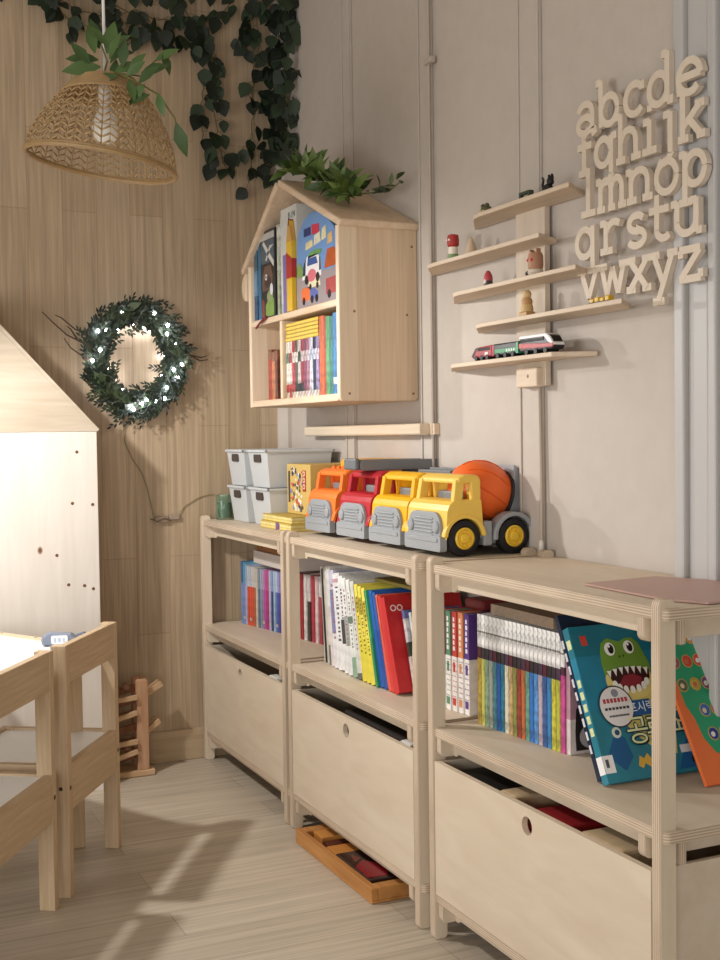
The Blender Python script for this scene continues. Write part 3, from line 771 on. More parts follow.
t = book('sticker_book', 'orange sticker book with green cover shape and round animal pictures', 'book', .200, -2.274, zs, .007, .272, .083, plain('e8743c', .4), 31)
fy = -.007
flat(t, 'green_panel', [(.004, .265), (.006, .20), (.012, .17), (.014, .13), (.022, .11), (.026, .075), (.040, .050), (.060, .042), (.080, .045), (.081, .268)], '2f9a6c', fy, .0003)
cc = ['b85a70', '2a3f8a', 'd88a5a', '9a5a6a', 'd84a3a', 'd84a3a', '5a6a50', 'c8a84a', '8a4a7a', '3a6ab0']
i = 0
for j, v in enumerate((.245, .205, .165, .120, .080)):
    for k, u in enumerate((.022, .048, .071)):
        if (u < .03 and v < .14): continue
        mb = MB(); mb.prism(arc(u, v, .0105, .0115, 0, 360, 20)[:-1], 'Y', fy-.0010, fy-.0006); mb.build('round_picture', plain('c9a050', .5), t)
        mb = MB(); mb.prism(arc(u, v, .0088, .0098, 0, 360, 20)[:-1], 'Y', fy-.0014, fy-.0010); mb.build('round_picture', plain(cc[i % 10], .5, noise=.5, nscale=180), t)
        mb = MB(); mb.prism(arc(u-.002, v-.001, .0040, .0045, 0, 360, 12)[:-1], 'Y', fy-.0018, fy-.0014); mb.build('animal_face', plain(['e8c8a0', 'c87048', 'efe6d8'][i % 3], .5, noise=.3, nscale=300), t)
        i += 1

# ================================================================== ON THE SHELF TOPS
zt = ZS[2]+.0006
def plastic_bin(label, x, y, z, w=.150, d=.196, h=.104):
    t = thing('storage_box', label, 'box', (x, y, z), (0, 0, 0), 'pale plastic storage boxes on the corner shelf')
    PL = plain('c6c8c8', .45, noise=.015); k = .012; th = .0025
    # tapered open box
    def ring(zz, ins, out):
        return [(ins, -ins, zz), (d-ins, -ins, zz), (d-ins, -w+ins, zz), (ins, -w+ins, zz)]
    a = ring(0, k, 0); b = ring(h, 0, 0); c = ring(h, th, 0); e = ring(.004, k+th, 0)
    mb = MB(); vs = a+b+c+e; fs = [(3, 2, 1, 0), (12, 13, 14, 15)]
    for q in range(4):
        r = (q+1) % 4
        fs += [(q, r, 4+r, 4+q), (4+q, 4+r, 8+r, 8+q), (8+q, 8+r, 12+r, 12+q)]
    mb.add(vs, fs); mb.build('body', PL, t, bevel=.0015)
    mb = MB()
    for p, q in (((-.005, -w-.004, h-.006), (.001, .004, h+.001)), ((d-.001, -w-.004, h-.006), (d+.005, .004, h+.001)), ((-.005, -.001, h-.006), (d+.005, .004, h+.001)), ((-.005, -w-.004, h-.006), (d+.005, -w+.001, h+.001))):
        mb.box(p, q)
    mb.build('rim', PL, t, bevel=.0015)
    mb = MB(); mb.prism(rrect(-w/2-.028, h-.034, -w/2+.028, h-.012, (.008, .008, .003, .003)), 'X', -.0005, .006); o = mb.build('handle_hole', plain('4a3f38', .8), t)
    return t
plastic_bin('pale plastic box, lower one by the green jar', .062, -.345, zt)
plastic_bin('pale plastic box stacked on top, closest to the wood wall', .058, -.343, zt+.1056)
plastic_bin('pale plastic box, lower one behind the flat yellow books', .066, -.522, zt, w=.155)
plastic_bin('pale plastic box stacked on top, beside the yellow comic box', .062, -.520, zt+.1056, w=.155)

t = thing('glass_jar', 'small green glass jar beside the pale plastic boxes in the corner', 'jar', (.060, -.305, zt))
MB().lathe([(.0001, 0), (.024, 0), (.026, .004), (.026, .060), (.023, .068), (.023, .074), (.021, .074), (.021, .067), (.0235, .058), (.0235, .006), (.0001, .005)], n=28).build('body', glassy('c8e0cc'), t)
MB().lathe([(.0001, .0065), (.0205, .0065), (.0205, .050), (.0001, .051)], n=20).build('contents', plain('4a7a50', .6, noise=.5, nscale=90), t)

YEL = plain('e0cc80', .55, noise=.1, nscale=120)
G5 = 'flat yellow books stacked in front of the pale boxes'
for k, (lab, z0, hh, y0, y1) in enumerate((('lower flat yellow book with a purple band, under the comic box', 0, .019, -.872, -.640), ('upper flat yellow book, second in the stack under the comic box', .0195, .018, -.868, -.650))):
    t = thing('flat_book', lab, 'book', (.052+.004*k, (y0+y1)/2, zt+z0), (0, 0, 0), G5)
    w = (y1-y0)/2
    mb = MB(); mb.box((0, -w, 0), (.16, w, .002)); mb.box((0, -w, hh-.002), (.16, w, hh)); mb.box((.158, -w, 0), (.16, w, hh)); mb.build('cover', plain('d0b458' if k == 0 else 'c0a448', .5), t)
    MB().box((.002, -w+.002, .002), (.157, w-.002, hh-.002)).build('pages', bands('flat_pages', .02, [(0, 'e6d488'), (.3, 'd6c070'), (.5, 'eadc98'), (.75, 'd8c474')], noise=.1), t)
    if k == 0: MB().box((-.0006, -.03, 0), (.0022, -.008, hh)).build('purple_band', plain('7a5a86', .5), t)
t = thing('comic_box', 'upright yellow comic box with a speckled front between pale boxes and orange truck', 'box', (.115, -.775, zt+.0385))
MB().box((0, -.082, 0), (.165, .085, .134)).build('body', plain('d0b066', .5, noise=.08), t, bevel=.001)
random.seed(3)
for k in range(60):
    u, v = random.uniform(-.028, .055), random.uniform(.012, .124)
    r = random.uniform(.003, .0075)
    mb = MB(); mb.prism([(u-r, v-r*.6), (u+r*.4, v-r), (u+r, v+r*.2), (u+r*.1, v+r), (u-r*.8, v+r*.5)], 'X', -.0008-.0001*(k % 5), 0)
    mb.build('printed_figure', plain(random.choice(['3a3c4c', 'e8e0d0', '6a4a3a', 'c85040', '46605a', '8a8ab0', 'f0e8dc']), .5), t)
mb = MB(); mb.box((-.001, -.052, .062), (0, -.030, .118)); mb.build('title_strip', plain('a8342c', .5, noise=.2), t)
mb = MB()
for k in range(3): mb.ribbon(arc(-.041, .075+.017*k, .0055, .0055, 0, 330, 12), .0028, lambda u, v, d: (-.0012-d, u, v), .0003)
mb.build('title_lettering', plain('f0dcc0', .5), t)
mb = MB(); mb.box((-.001, .062, .030), (0, .074, .115)); mb.build('side_title', plain('4a3a3a', .5, noise=.4, nscale=220), t)

# thin board lying on the near shelf
t = tag(MB().prism([(-.096, .075), (.061, .093), (.115, -.005), (.10, -.19), (-.074, -.195), (-.102, -.13)], 'Z', 0, .003).build('play_mat', plain('b9968a', .5, noise=.06)), 'thin pinkish flat mat lying on the shelf top by the white door', 'mat')
t.location = (.16, -2.22, zt+.0005)

# wooden tray on the floor under the middle shelf
t = thing('wooden_tray', 'honey-coloured wooden tray half under the middle shelf on the floor', 'tray', (.05, -1.31, .0005))
TR = wood('honey_wood', 'a8713c', 'c48c50', axis='Y', rough=.45)
hl = .215; x0, x1 = -.085, .10
for nm, a, b in (('bottom', (x0, -hl, 0), (x1, hl, .006)), ('side', (x0, -hl, .006), (x0+.016, hl, .033)), ('side', (x1-.012, -hl, .006), (x1, hl, .033)), ('end', (x0+.016, -hl, .006), (x1-.012, -hl+.03, .033)), ('end', (x0+.016, hl-.03, .006), (x1-.012, hl, .033))):
    MB().box(a, b).build(nm, TR, t, bevel=.002)
t2 = thing('wooden_block', 'honey wooden block in the tray, at its far end', 'block', (.03, -1.15, .0072)); MB().box((-.03, -.028, 0), (.03, .03, .024)).build('body', plain('c98a45', .45), t2, bevel=.002)
t2 = thing('wooden_block', 'dark red-brown block in the tray between the honey blocks', 'block', (.03, -1.207, .0072)); MB().box((-.03, -.024, 0), (.03, .024, .016)).build('body', plain('5c2a20', .45), t2, bevel=.002)
t2 = thing('wooden_block', 'honey wooden block in the tray beside the dark box', 'block', (.03, -1.268, .0072)); MB().box((-.045, -.03, 0), (.03, .03, .024)).build('body', plain('c4813c', .45), t2, bevel=.002)
t2 = thing('card_box', 'black and red shiny flat box in the wooden tray under the middle shelf', 'box', (.035, -1.40, .0072))
MB().box((-.055, -.088, 0), (.055, .095, .029)).build('body', plain('2c1a18', .2), t2, bevel=.002)
mb = MB(); mb.prism([(-.052, -.07), (-.01, -.075), (.02, -.02), (-.02, .03), (-.05, .0)], 'Z', .0291, .0296); mb.build('red_print', plain('8a1f28', .2), t2)
mb = MB(); mb.prism([(-.04, .02), (-.015, .045), (-.03, .075)], 'Z', .0291, .0296); mb.build('print_spot', plain('6a3024', .2), t2)

# ================================================================== HOUSE-SHAPED WALL SHELF
hx0, hx1 = .075, .2845
t = HS = thing('house_shelf', 'pine house-shaped shelf with sloped roof hung on the wall, full of books', 'shelf', (.18, -.83, 1.057))
def hb(name, a, b, mat=PINE, bev=.003, par=None):
    return MB().box((a[0]-.18, a[1]+.83, a[2]-1.057), (b[0]-.18, b[1]+.83, b[2]-1.057)).build(name, mat, par or HS, bevel=bev)
side_m = planks('glued_pine_side', 'Z', 'X', .9, .055, 'dcc0a0', 'ead4b8', 'd2b694', grain=.14, rough=.5, bump=.02, msize=.0005, gs=1.4)
mb = MB(); mb.prism([(p[0]-.18, p[1]-1.057) for p in rrect(hx0, 1.057, hx1, 1.474, (.012, .012, 0, 0))], 'Y', -1.149+.83, -1.131+.83); o = mb.build('side_panel', side_m, HS, bevel=.003)
for px_, pz in ((.10, 1.075), (.27, 1.075), (.27, 1.43), (.115, 1.27), (.255, 1.265)):
    MB().lathe([(.0032, 0), (.0001, .0006)], (px_-.18, -1.149+.83, pz-1.057), (0, -1, 0), n=10).build('screw', plain('8a6a4c', .4), o)
hb('side_panel', (hx0, -.529, 1.057), (hx1, -.511, 1.455), side_m)
hb('bottom_board', (hx0+.002, -1.131, 1.058), (hx1, -.529, 1.076), PINEY)
hb('middle_board', (hx0+.004, -1.131, 1.284), (hx1, -.529, 1.301), PINEY)
hb('divider', (hx0+.006, -.752, 1.076), (hx1, -.738, 1.284))
mb = MB(); mb.add([(hx1-.18-.004, y_, z_) for y_, z_ in ((-.301, .019), (.301, .019), (.301, .40), (.07, .565), (-.301, .415))], [(0, 1, 2, 3, 4)]); mb.build('back_panel', wood('house_back', 'a98058', 'bf9870', axis='Z'), HS)
# roof: two slabs meeting at an off-centre ridge
ry, rz = -.762, 1.640
def slab(y0, z0, y1, z1, th, name, n0):
    d = V((0, y1-y0, z1-z0)).normalized(); nn = V((0, -d.z, d.y))
    if nn.z < 0: nn = -nn
    poly = [(y0, z0), (y1, z1), (y1+nn.y*th, z1+nn.z*th), (y0+nn.y*th, z0+nn.z*th)]
    return MB().prism([(a+.83, b-1.057) for a, b in poly], 'X', hx0-.004-.18, hx1-.18).build(name, PINEY, HS, bevel=.005)
slab(-1.158, 1.467, ry, rz-.004, .018, 'roof_slab', 0)
slab(-.468, 1.438, ry+.004, rz-.004, .018, 'roof_slab', 0)
mb = MB(); mb.prism([(a+.83, b-1.057) for a, b in arc(-.500, 1.400, .038, .040, -90, 90, 16)], 'X', hx0-.003-.18, hx0+.02-.18); mb.build('eave_ear', PINE, HS, bevel=.003)

zb, zc = 1.0765, 1.3015
GH, GL = 'books on the top floor of the house shelf', 'books on the lower floor of the house shelf'
fx = .092
book('book', 'slim dark blue book at the far wall of the house shelf, upper floor', 'book', fx-.006, -.532, zc, .024, .212, .17, bands('c_h1', .230, [(0, '3a5a7c'), (.3, '6a94b4'), (.6, '4a6a7c')], noise=.3), group=GH)
def X(name, poly, hexc, l=1, noise=.05): 
    mb = MB(); mb.prism(poly, 'X', -.0003*l-.0004, -.0003*l); return mb.build(name, plain(hexc, .5, noise=noise), t)
t = thing('picture_book', 'dark picture book with animals on its cover facing the room, in the house shelf', 'book', (fx-.004, -.560, zc), (0, 0, 0), GH)
MB().box((0, -.132, 0), (.014, 0, .240)).build('cover', plain('2e2c2e', .35, noise=.3), t, bevel=.0015)
X('cover_band', [(-.130, .214), (-.004, .214), (-.004, .232), (-.130, .232)], 'bcbcb8')
X('cover_sky', [(-.128, .150), (-.030, .150), (-.020, .212), (-.128, .212)], '59646c')
X('cover_branch', [(-.040, .205), (-.085, .165), (-.125, .135), (-.128, .150), (-.09, .180), (-.05, .212)], 'd6d4ce', 2)
X('cover_branch', [(-.128, .195), (-.10, .185), (-.07, .155), (-.062, .160), (-.095, .195)], 'c8c8c6', 2)
X('cover_dog', [(-.035, .075), (-.11, .075), (-.118, .115), (-.105, .142), (-.055, .142), (-.035, .115)], '6a5448', 1, .3)
X('cover_snout', arc(-.078, .098, .026, .016, 0, 360, 16)[:-1], '4a3834', 2); X('cover_eye', arc(-.066, .112, .0085, .0085, 0, 360, 12)[:-1], 'e8e4e0', 3); X('cover_pupil', arc(-.066, .112, .0045, .0045, 0, 360, 10)[:-1], '2a2426', 4)
X('cover_frog', arc(-.095, .058, .024, .016, 0, 360, 16)[:-1], '8c9868', 3); X('cover_ball', arc(-.108, .076, .012, .016, 0, 360, 14)[:-1], 'd0d4d4', 4)
X('cover_grass', [(-.06, .004), (-.125, .004), (-.125, .050), (-.09, .054), (-.06, .035)], '7c9a4c', 2, .3); X('cover_coat', [(-.028, .004), (-.054, .004), (-.052, .050), (-.030, .055)], '7c4438', 2)
X('cover_edge', [(-.004, .0), (-.026, .0), (-.026, .205), (-.004, .24)], '3f6f90', 1, .3)
book('book', 'thin olive book beside the dark animal book in the house shelf', 'book', fx, -.700, zc, .016, .243, .17, bands('c_h3', .243, [(0, 'a8ac94'), (.5, 'c8ccb8'), (.85, 'd8d8cc')], noise=.3), 0, GH)
book('book', 'second thin whitish book, between the olive one and the tall white one', 'book', fx+.004, -.717, zc, .014, .262, .17, bands('c_h3b', .262, [(0, '9aa08c'), (.3, 'd8d8d0')], noise=.3), 0, GH)
t = book('book', 'tall broad white book with dark letters near its top in the house shelf', 'book', fx, -.732, zc, .112, .276, .17, bands('c_h4', .276, [(0, 'b8bab8'), (.1, 'd0d0cc')], noise=.04), 0, GH)
for k, ch in enumerate('BIN'):
    text_mb(ch, .024, lambda u, v, d, k=k: (-.0004-d, -.062-.017*k-u, .252+v), .0004).build('spine_letter', plain('2a5a54', .5), t)
MB().box((-.0005, -.028, .01), (0, -.018, .06)).build('spine_mark', plain('2a4a5a', .5), t)
t = tag(MB().box((-.006, -.017, 0), (.006, .012, .150)).build('booklet', plain('7a6a9c', .45, noise=.15), bevel=.001), 'slim purple booklet standing before the tall white book in the house shelf', 'book', GH); t.location = (fx-.0075, -.789, zc)
t = thing('pencil_book', 'tall yellow pencil-shaped book with a red band standing in the house shelf', 'book', (fx-.014, -.805, zc), (0, 0, 0), GH)
MB().prism([(-.038, 0), (0, 0), (0, .180), (-.013, .222), (-.019, .238), (-.025, .222), (-.038, .180)], 'X', 0, .0125).build('body', plain('d6ae34', .4), t)
MB().prism([(-.0385, .085), (.0005, .085), (.0005, .155), (-.0385, .135)], 'X', -.0006, .0128).build('red_band', plain('a83430', .4, noise=.15), t)
MB().prism([(-.0385, .180), (-.002, .180), (-.013, .222), (-.025, .222)], 'X', -.0005, .0127).build('wood_tip', plain('c89a50', .5), t)
MB().prism([(-.0132, .221), (-.0248, .221), (-.019, .2385)], 'X', -.0009, .0129).build('lead', plain('8a2c30', .4), t)
t = thing('board_book', 'blue round-topped board book with cars on its cover in the house shelf', 'book', (fx, -.846, zc), (0, 0, 0), GH)
bp = [(-.282, 0), (0, 0), (0, .165), (-.012, .195), (-.045, .222), (-.09, .236), (-.14, .232), (-.19, .212), (-.235, .182), (-.268, .15), (-.282, .12)]
MB().prism(bp, 'X', 0, .018).build('body', plain('6f97cc', .4, noise=.08, nscale=10), t, bevel=.002)
def X(name, poly, hexc, l=1, noise=.05): 
    mb = MB(); mb.prism(poly, 'X', -.0003*l-.0004, -.0003*l); return mb.build(name, plain(hexc, .5, noise=noise), t)
X('road', [(-.284, 0), (0, 0), (0, .082), (-.10, .088), (-.20, .080), (-.284, .085)], '9a8e90', 1)
X('verge', [(-.06, .082), (0, .082), (0, .11), (-.02, .12)], '7c9a54', 2)
X('label_plate', [(-.095, .180), (-.050, .180), (-.050, .200), (-.095, .200)], '2c3a6a', 2); X('label_plate', [(-.150, .178), (-.102, .178), (-.102, .204), (-.150, .200)], 'c83c50', 2)
for k, (a, b, w, h, hx) in enumerate(((-.06, .145, .05, .022, 'd8cc9c'), (-.115, .150, .045, .030, 'e4dcc0'), (-.165, .155, .03, .035, 'e6d8a8'), (-.20, .14, .035, .03, 'c8a878'))):
    X('title_shape', [(a, b), (a-w, b+.004), (a-w*.9, b+h), (a-.004, b+h*.8)], hx, 2, .4)
X('aeroplane', [(-.075, .122), (-.16, .126), (-.165, .136), (-.12, .140), (-.08, .134)], '6a9a5c', 2, .3)
X('police_car', [(-.035, .072), (-.16, .072), (-.162, .105), (-.14, .128), (-.07, .128), (-.045, .105)], 'e6e4e2', 2); X('car_window', [(-.07, .104), (-.14, .104), (-.13, .122), (-.075, .122)], '3c5a9a', 3); X('car_stripe', [(-.04, .085), (-.058, .085), (-.062, .124), (-.046, .108)], '2a3a58', 3); X('car_stripe', [(-.148, .085), (-.160, .085), (-.160, .106), (-.15, .12)], '2a3a58', 3)
X('car_face', arc(-.10, .078, .028, .016, 0, 360, 16)[:-1], 'd0707c', 3); X('wheel_mark', arc(-.065, .070, .012, .012, 0, 360, 14)[:-1], '2a2628', 3); X('wheel_mark', arc(-.138, .070, .012, .012, 0, 360, 14)[:-1], '2a2628', 3)
X('side_car', [(-.18, .085), (-.262, .085), (-.262, .115), (-.24, .13), (-.20, .13)], 'b4582c', 2, .3)
X('taxi', [(-.07, .048), (-.155, .048), (-.148, .066), (-.125, .074), (-.09, .074)], 'e0d4b0', 2, .3); X('wheel_mark', arc(-.09, .050, .008, .008, 0, 360, 12)[:-1], '2a2628', 3); X('wheel_mark', arc(-.135, .050, .008, .008, 0, 360, 12)[:-1], '2a2628', 3)
X('lorry', [(-.03, .018), (-.085, .018), (-.085, .052), (-.03, .050)], 'e0703c', 2); X('lorry_cab', [(-.088, .018), (-.14, .018), (-.138, .034), (-.115, .046), (-.088, .046)], '5c6aa8', 2)
for q in (-.045, -.10, -.13): X('wheel_mark', arc(q, .018, .010, .010, 0, 360, 12)[:-1], '241f22', 3)
X('bus', [(-.19, .02), (-.262, .02), (-.262, .06), (-.19, .058)], 'a84a48', 2, .3); X('wheel_mark', arc(-.21, .02, .011, .011, 0, 360, 12)[:-1], '241f22', 3)
# lower floor
y = -.620
for k, (c, nm, th, h) in enumerate((('a8402c', 'brick red', .026, .138), ('c07a4c', 'tan orange', .024, .130), ('6a3a2c', 'dark brown', .018, .132))):
    book('book', nm+' book in the far lower corner of the house shelf', 'book', fx, y, zb, th, h, .15, bands('c_hl%d' % k, h, [(0, c), (.55, c), (.8, '8a5a40')], noise=.35), group=GL); y -= th+.001
cm = [('e4ddd0', '6a8a7a', 'white and sage'), ('d8d0c8', 'a83a38', 'white and red'), ('b83038', 'd8c8c0', 'red with pale top'), ('5a5a50', 'e0d8cc', 'black and white'), ('c8c0b8', '3a4a3c', 'pale with dark green top'), ('983a48', 'cfc0bc', 'raspberry'), ('8a4a60', 'c0a8a8', 'plum'), ('a87a8c', 'd8ccd0', 'rosy'), ('d6d6de', 'b8c0d8', 'whitish blue'), ('242c48', 'c8ccd8', 'navy'), ('9a8ab4', 'ccc4d8', 'lavender')]
y = -.758
for k, (a, b, nm) in enumerate(cm):
    th = .0205
    book('comic_book', nm+' small comic under the stack of yellow books, house shelf', 'book', fx, y, zb, th-.0008, .148, .11, bands('c_cm%d' % k, .148, [(0, b if k % 2 else 'c8b8a0'), (.10, 'b03a38' if k < 3 else ('2a2c2c' if k < 6 else a)), (.24, a), (.62, b), (.8, a)], noise=.55, nscale=70), group=GL); y -= th
for k in range(5):
    t = thing('flat_book', ORD[k]+' yellow book from the bottom of the flat stack in the house shelf', 'book', (fx, -.868, zb+.1485+.0098*k), (0, 0, 0), GL)
    MB().box((0, -.112+.002*(k % 2), 0), (.10, .112-.003*(k % 3), .0092)).build('cover', bands('c_yel', .0096, [(0, 'b8902c'), (.2, 'e0c050'), (.8, 'c09a30')], noise=.1), t)
for k, (c, nm, th, h) in enumerate((('c8643c', 'orange', .030, .196), ('b0503c', 'rust red', .012, .194), ('5a9a68', 'leaf green', .022, .192), ('3a7a6c', 'dark green', .022, .190), ('3a7ab0', 'blue with white marks', .026, .196))):
    if k == 0: y = -.986
    book('book', nm+' tall book by the near panel of the house shelf, lower floor', 'book', fx, y, zb, th-.001, h, .15, bands('c_ht%d' % k, h, [(0, c), (.12, 'd8dce0' if k == 4 else c), (.2, c)], noise=.35), group=GL); y -= th
t = tag(MB().tube([(0, 0, 0), (-.004, .02, -.008), (-.003, .05, -.014), (-.004, .075, -.026)], .004, taper=.0025).build('ribbon', plain('7a2430', .6)), 'dark red ribbon hanging over the front of the middle board of the house shelf', 'ribbon')
t.location = (.074, -.66, 1.302)

# ================================================================== LEAVES
def leaf(mb, base, d, nrm, ln, w, curl=.15, kind=0):
    d = V(d).normalized(); nrm = V(nrm); s = d.cross(nrm)
    s = s.normalized() if s.length > 1e-4 else d.orthogonal().normalized()
    n = s.cross(d).normalized(); b = V(base)
    prof = ((0, .12), (.12, .62), (.32, 1), (.58, .86), (.82, .45), (1, 0)) if kind == 0 else ((0, .1), (.2, .6), (.45, 1), (.7, .72), (.88, .32), (1, 0))
    vs = []; fs = []
    for (u, q) in prof:
        c = b+d*ln*u-n*curl*ln*u*u
        vs += [c+s*w*q/2+n*w*.10*q, c, c-s*w*q/2+n*w*.10*q]
    for k in range(len(prof)-1):
        o = 3*k; fs += [(o, o+1, o+4, o+3), (o+1, o+2, o+5, o+4)]
    sm = mb.smooth; mb.smooth = True; mb.add(vs, fs); mb.smooth = sm
IVY = plain('1d271b', .6, noise=.45, nscale=14); IVY2 = plain('2b3a26', .6, noise=.4, nscale=14); STEM = plain('6a5f3c', .7)
def ivy(label, paths, n_leaf, seed, lw=.044, spread=.03, normal=(0, -1, 0), loc=(0, -.27, 2.0), clump=None):
    random.seed(seed)
    t = thing('ivy_garland', label, 'garland', loc)
    st = MB(); lv = MB()
    for pi_, pts in enumerate(paths):
        pts = [V((a, YW-.02+dy, c)) for a, dy, c in pts]
        fine = []
        for k in range(len(pts)-1):
            for q in range(5): fine.append(pts[k].lerp(pts[k+1], q/5)+V((random.gauss(0, .004), random.gauss(0, .003), random.gauss(0, .004))))
        fine.append(pts[-1]); st.tube(fine, .0016, n=5)
        tot = sum((pts[k+1]-pts[k]).length for k in range(len(pts)-1))
        num = int(tot*n_leaf[pi_] if isinstance(n_leaf, (list, tuple)) else tot*n_leaf)
        for k in range(num):
            u = (k+random.random())/num*(len(fine)-1); i = min(int(u), len(fine)-2); p = fine[i].lerp(fine[i+1], u-i)
            off = V((random.uniform(-1, 1)*spread, -abs(random.gauss(.006, .012)), random.uniform(-1, .5)*spread))
            e = p+off
            if e.y > YW-.012: e.y = YW-.012
            st.tube([p, p.lerp(e, .6)+V((0, 0, .004)), e], .0008, n=4)
            d = V((random.gauss(0, .55), random.gauss(-.15, .25), -1+random.gauss(0, .35)))
            nr = V((random.gauss(0, .5), -1, random.gauss(.1, .5)))
            ln = lw*random.uniform(.85, 1.25)
            lv.cur = 0 if random.random() < .6 else 1
            leaf(lv, e, d, nr, ln, ln*random.uniform(.78, .95), random.uniform(0, .25))
    st.build('stem', STEM, t, world=True, fix=False)
    lv.build('leaves', [IVY, IVY2], t, world=True, fix=False)
    return t
def wl(img_x, img_y):    # image pixels (x right, y down) mapped to a point on the wood wall
    x = -.552+.00301*img_x-.00006*img_y; z = 2.201+.00041*img_x-.00277*img_y
    dy = 0
    if x > .258: dy = -(x-.258)*2.6; x = .258      # bunches past the corner, pulled forward to keep their image column
    return (x, dy, z)
def W3(*pts): return [wl(*p) for p in pts]
ivy('dark leafy garland sprawling along the top of the wood wall, above the rattan lamp',
    [W3((-30, -40), (30, -12), (70, 12), (105, 22), (140, 35), (172, 45), (203, 56)), W3((60, -40), (85, -5), (110, 8), (150, 22), (180, 22), (215, 14), (245, -20)), W3((20, -40), (40, 0), (62, 22), (78, 34)), W3((150, -40), (168, 0), (190, 35), (204, 70)), W3((60, -30), (100, -14), (150, -8), (200, -12))], [56, 60, 34, 52, 60], 11)
ivy('dark leafy strand dangling down the middle of the wood wall, beside the lamp',
    [W3((205, 60), (203, 75)), W3((196, 76), (193, 100), (192, 130), (197, 155), (203, 176)), W3((204, 60), (205, 100), (208, 140), (213, 165), (220, 186))], [40, 50, 46], 23, spread=.024)
ivy('dense dark leafy strand hanging in the corner down to the house shelf roof',
    [W3((292, -40), (280, 10), (272, 45), (268, 85), (268, 125), (266, 160), (264, 196)), W3((250, -20), (252, 40), (249, 85), (247, 125), (244, 165), (243, 200)), W3((284, -30), (284, 20), (286, 60), (284, 110), (285, 150), (286, 175)), W3((225, 55), (245, 22), (265, 2), (285, -20)), W3((272, 40), (277, 90), (276, 140), (277, 175))], [105, 30, 84, 60, 95], 5, spread=.028)

# bright leafy sprig on the house roof
def sprig(name, label, cat, path, nl, seed, lw, lh, hexes, loc, spread=.02, up=.6, drop=0):
    random.seed(seed); t = thing(name, label, cat, loc)
    st = MB(); lv = MB(); pts = [V(p) for p in path]
    st.tube(pts, .0018, n=5)
    for k in range(nl):
        u = (k+random.random())/nl*(len(pts)-1); i = min(int(u), len(pts)-2); p = pts[i].lerp(pts[i+1], u-i)
        d = V((random.gauss(-.25, .6), random.gauss(-.15, .75), random.gauss(up, .45)))
        lv.cur = random.randrange(len(hexes))
        b = p+V((random.uniform(-1, 1)*spread*.6, random.uniform(-1, 1)*spread, random.uniform(0, 1)*spread*.5))
        ln = lh*random.uniform(.7, 1.2)
        leaf(lv, b, d, (random.gauss(-.5, .4), random.gauss(-.6, .4), random.gauss(.5, .4)), ln, ln*lw, random.uniform(.1, .5), 1)
    st.build('stem', plain('5f6a34', .6), t, world=True, fix=False)
    lv.build('leaves', [plain(h, .45, noise=.3, nscale=20) for h in hexes], t, world=True, fix=False)
    return t
sprig('leaf_sprig', 'bright green artificial leaf sprig lying along the house shelf roof', 'plant', [(.12, -.77, 1.668), (.12, -.83, 1.658), (.13, -.91, 1.622), (.15, -1.0, 1.584), (.16, -1.06, 1.556)], 120, 4, .42, .064, ['4a5f2a', '586e34', '3a5026', '667a3c'], (.13, -.88, 1.62), spread=.03)
sprig('twig', 'thin twig with few dark leaves trailing over the low end of the house roof', 'plant', [(.17, -1.03, 1.570), (.20, -1.08, 1.568), (.225, -1.12, 1.566), (.24, -1.16, 1.585)], 13, 9, .36, .045, ['3c4a28', '55603a', '2c3a26'], (.20, -1.09, 1.56), spread=.022, up=.45)

# ================================================================== TREE-LIKE WALL SHELF AND ITS TOYS
t = TS = thing('wall_shelf', 'wooden shelf of five staggered boards on one upright, fixed to the beige wall', 'shelf', (.27, -1.672, 1.08))
SH = wood('shelf_ash', 'cdb8a0', 'd8c6b0', axis='Y', stretch=12, scale=9)
MB().box((-.005, -.062, -.01), (.0075, .045, .37)).build('backboard', wood('shelf_ash_z', 'c4b4a0', 'cfc0ad', axis='Z', stretch=12, scale=9), t, bevel=.001)
for zb_, y0, y1, y2, y3 in ((1.424, -1.428, -1.565, -1.90, -1.84), (1.348, -1.225, -1.36, -1.80, -1.75), (1.272, -1.33, -1.476, -1.92, -1.86), (1.196, -1.44, -1.573, -2.055, -1.98), (1.119, -1.315, -1.464, -1.84, -1.88)):
    # back edge y0..y3, front edge y1..y2
    pl = [(.2765, y0), (.205, y1+.02), (.200, y1-.01), (.200, y2), (.2765, y3)]
    mb = MB(); mb.prism([(a-.27, b+1.66) for a, b in pl], 'Z', zb_-.0005-1.08, zb_+.0085-1.08); mb.build('board', SH, t, bevel=.0015)
MB().box((-.020, -.052, -.012), (.005, .025, .026)).build('end_block', SH, t, bevel=.003)
MB().lathe([(.004, 0), (.0001, .001)], (-.020, -.02, .010), (-1, 0, 0), n=10).build('screw', plain('7a5f48', .4), t.children[-1])
tz = [1.4330, 1.3570, 1.2810, 1.2050, 1.1280]
def fig(name, label, cat, y, k, x=.232): return thing(name, label, cat, (x, y-.014, tz[k]))
t = fig('frog_toy', 'small olive toy frog on the top board of the wall shelf', 'toy', -1.552, 0)
MB().ball((0, 0, .010), .012, 8, (1, 1.15, .85)).build('body', plain('5a5638', .5), t)
for s in (-1, 1): MB().ball((-.003, s*.008, .019), .005, 6).build('eye', plain('4a4a34', .5), t)
MB().box((-.012, -.008, .007), (-.010, .008, .009)).build('mouth', plain('c8b078', .5), t)
t = fig('camera_toy', 'tiny dark toy camera on the top board, between the frog and the cat', 'toy', -1.706, 0)
mb = MB()
for a, b in (((-.006, -.019, 0), (.006, -.013, .020)), ((-.006, .013, 0), (.006, .019, .020)), ((-.006, -.013, .014), (.006, .013, .020)), ((-.006, -.013, 0), (.006, .013, .003))): mb.box(a, b)
mb.build('body', plain('3c4636', .5), t, bevel=.002)
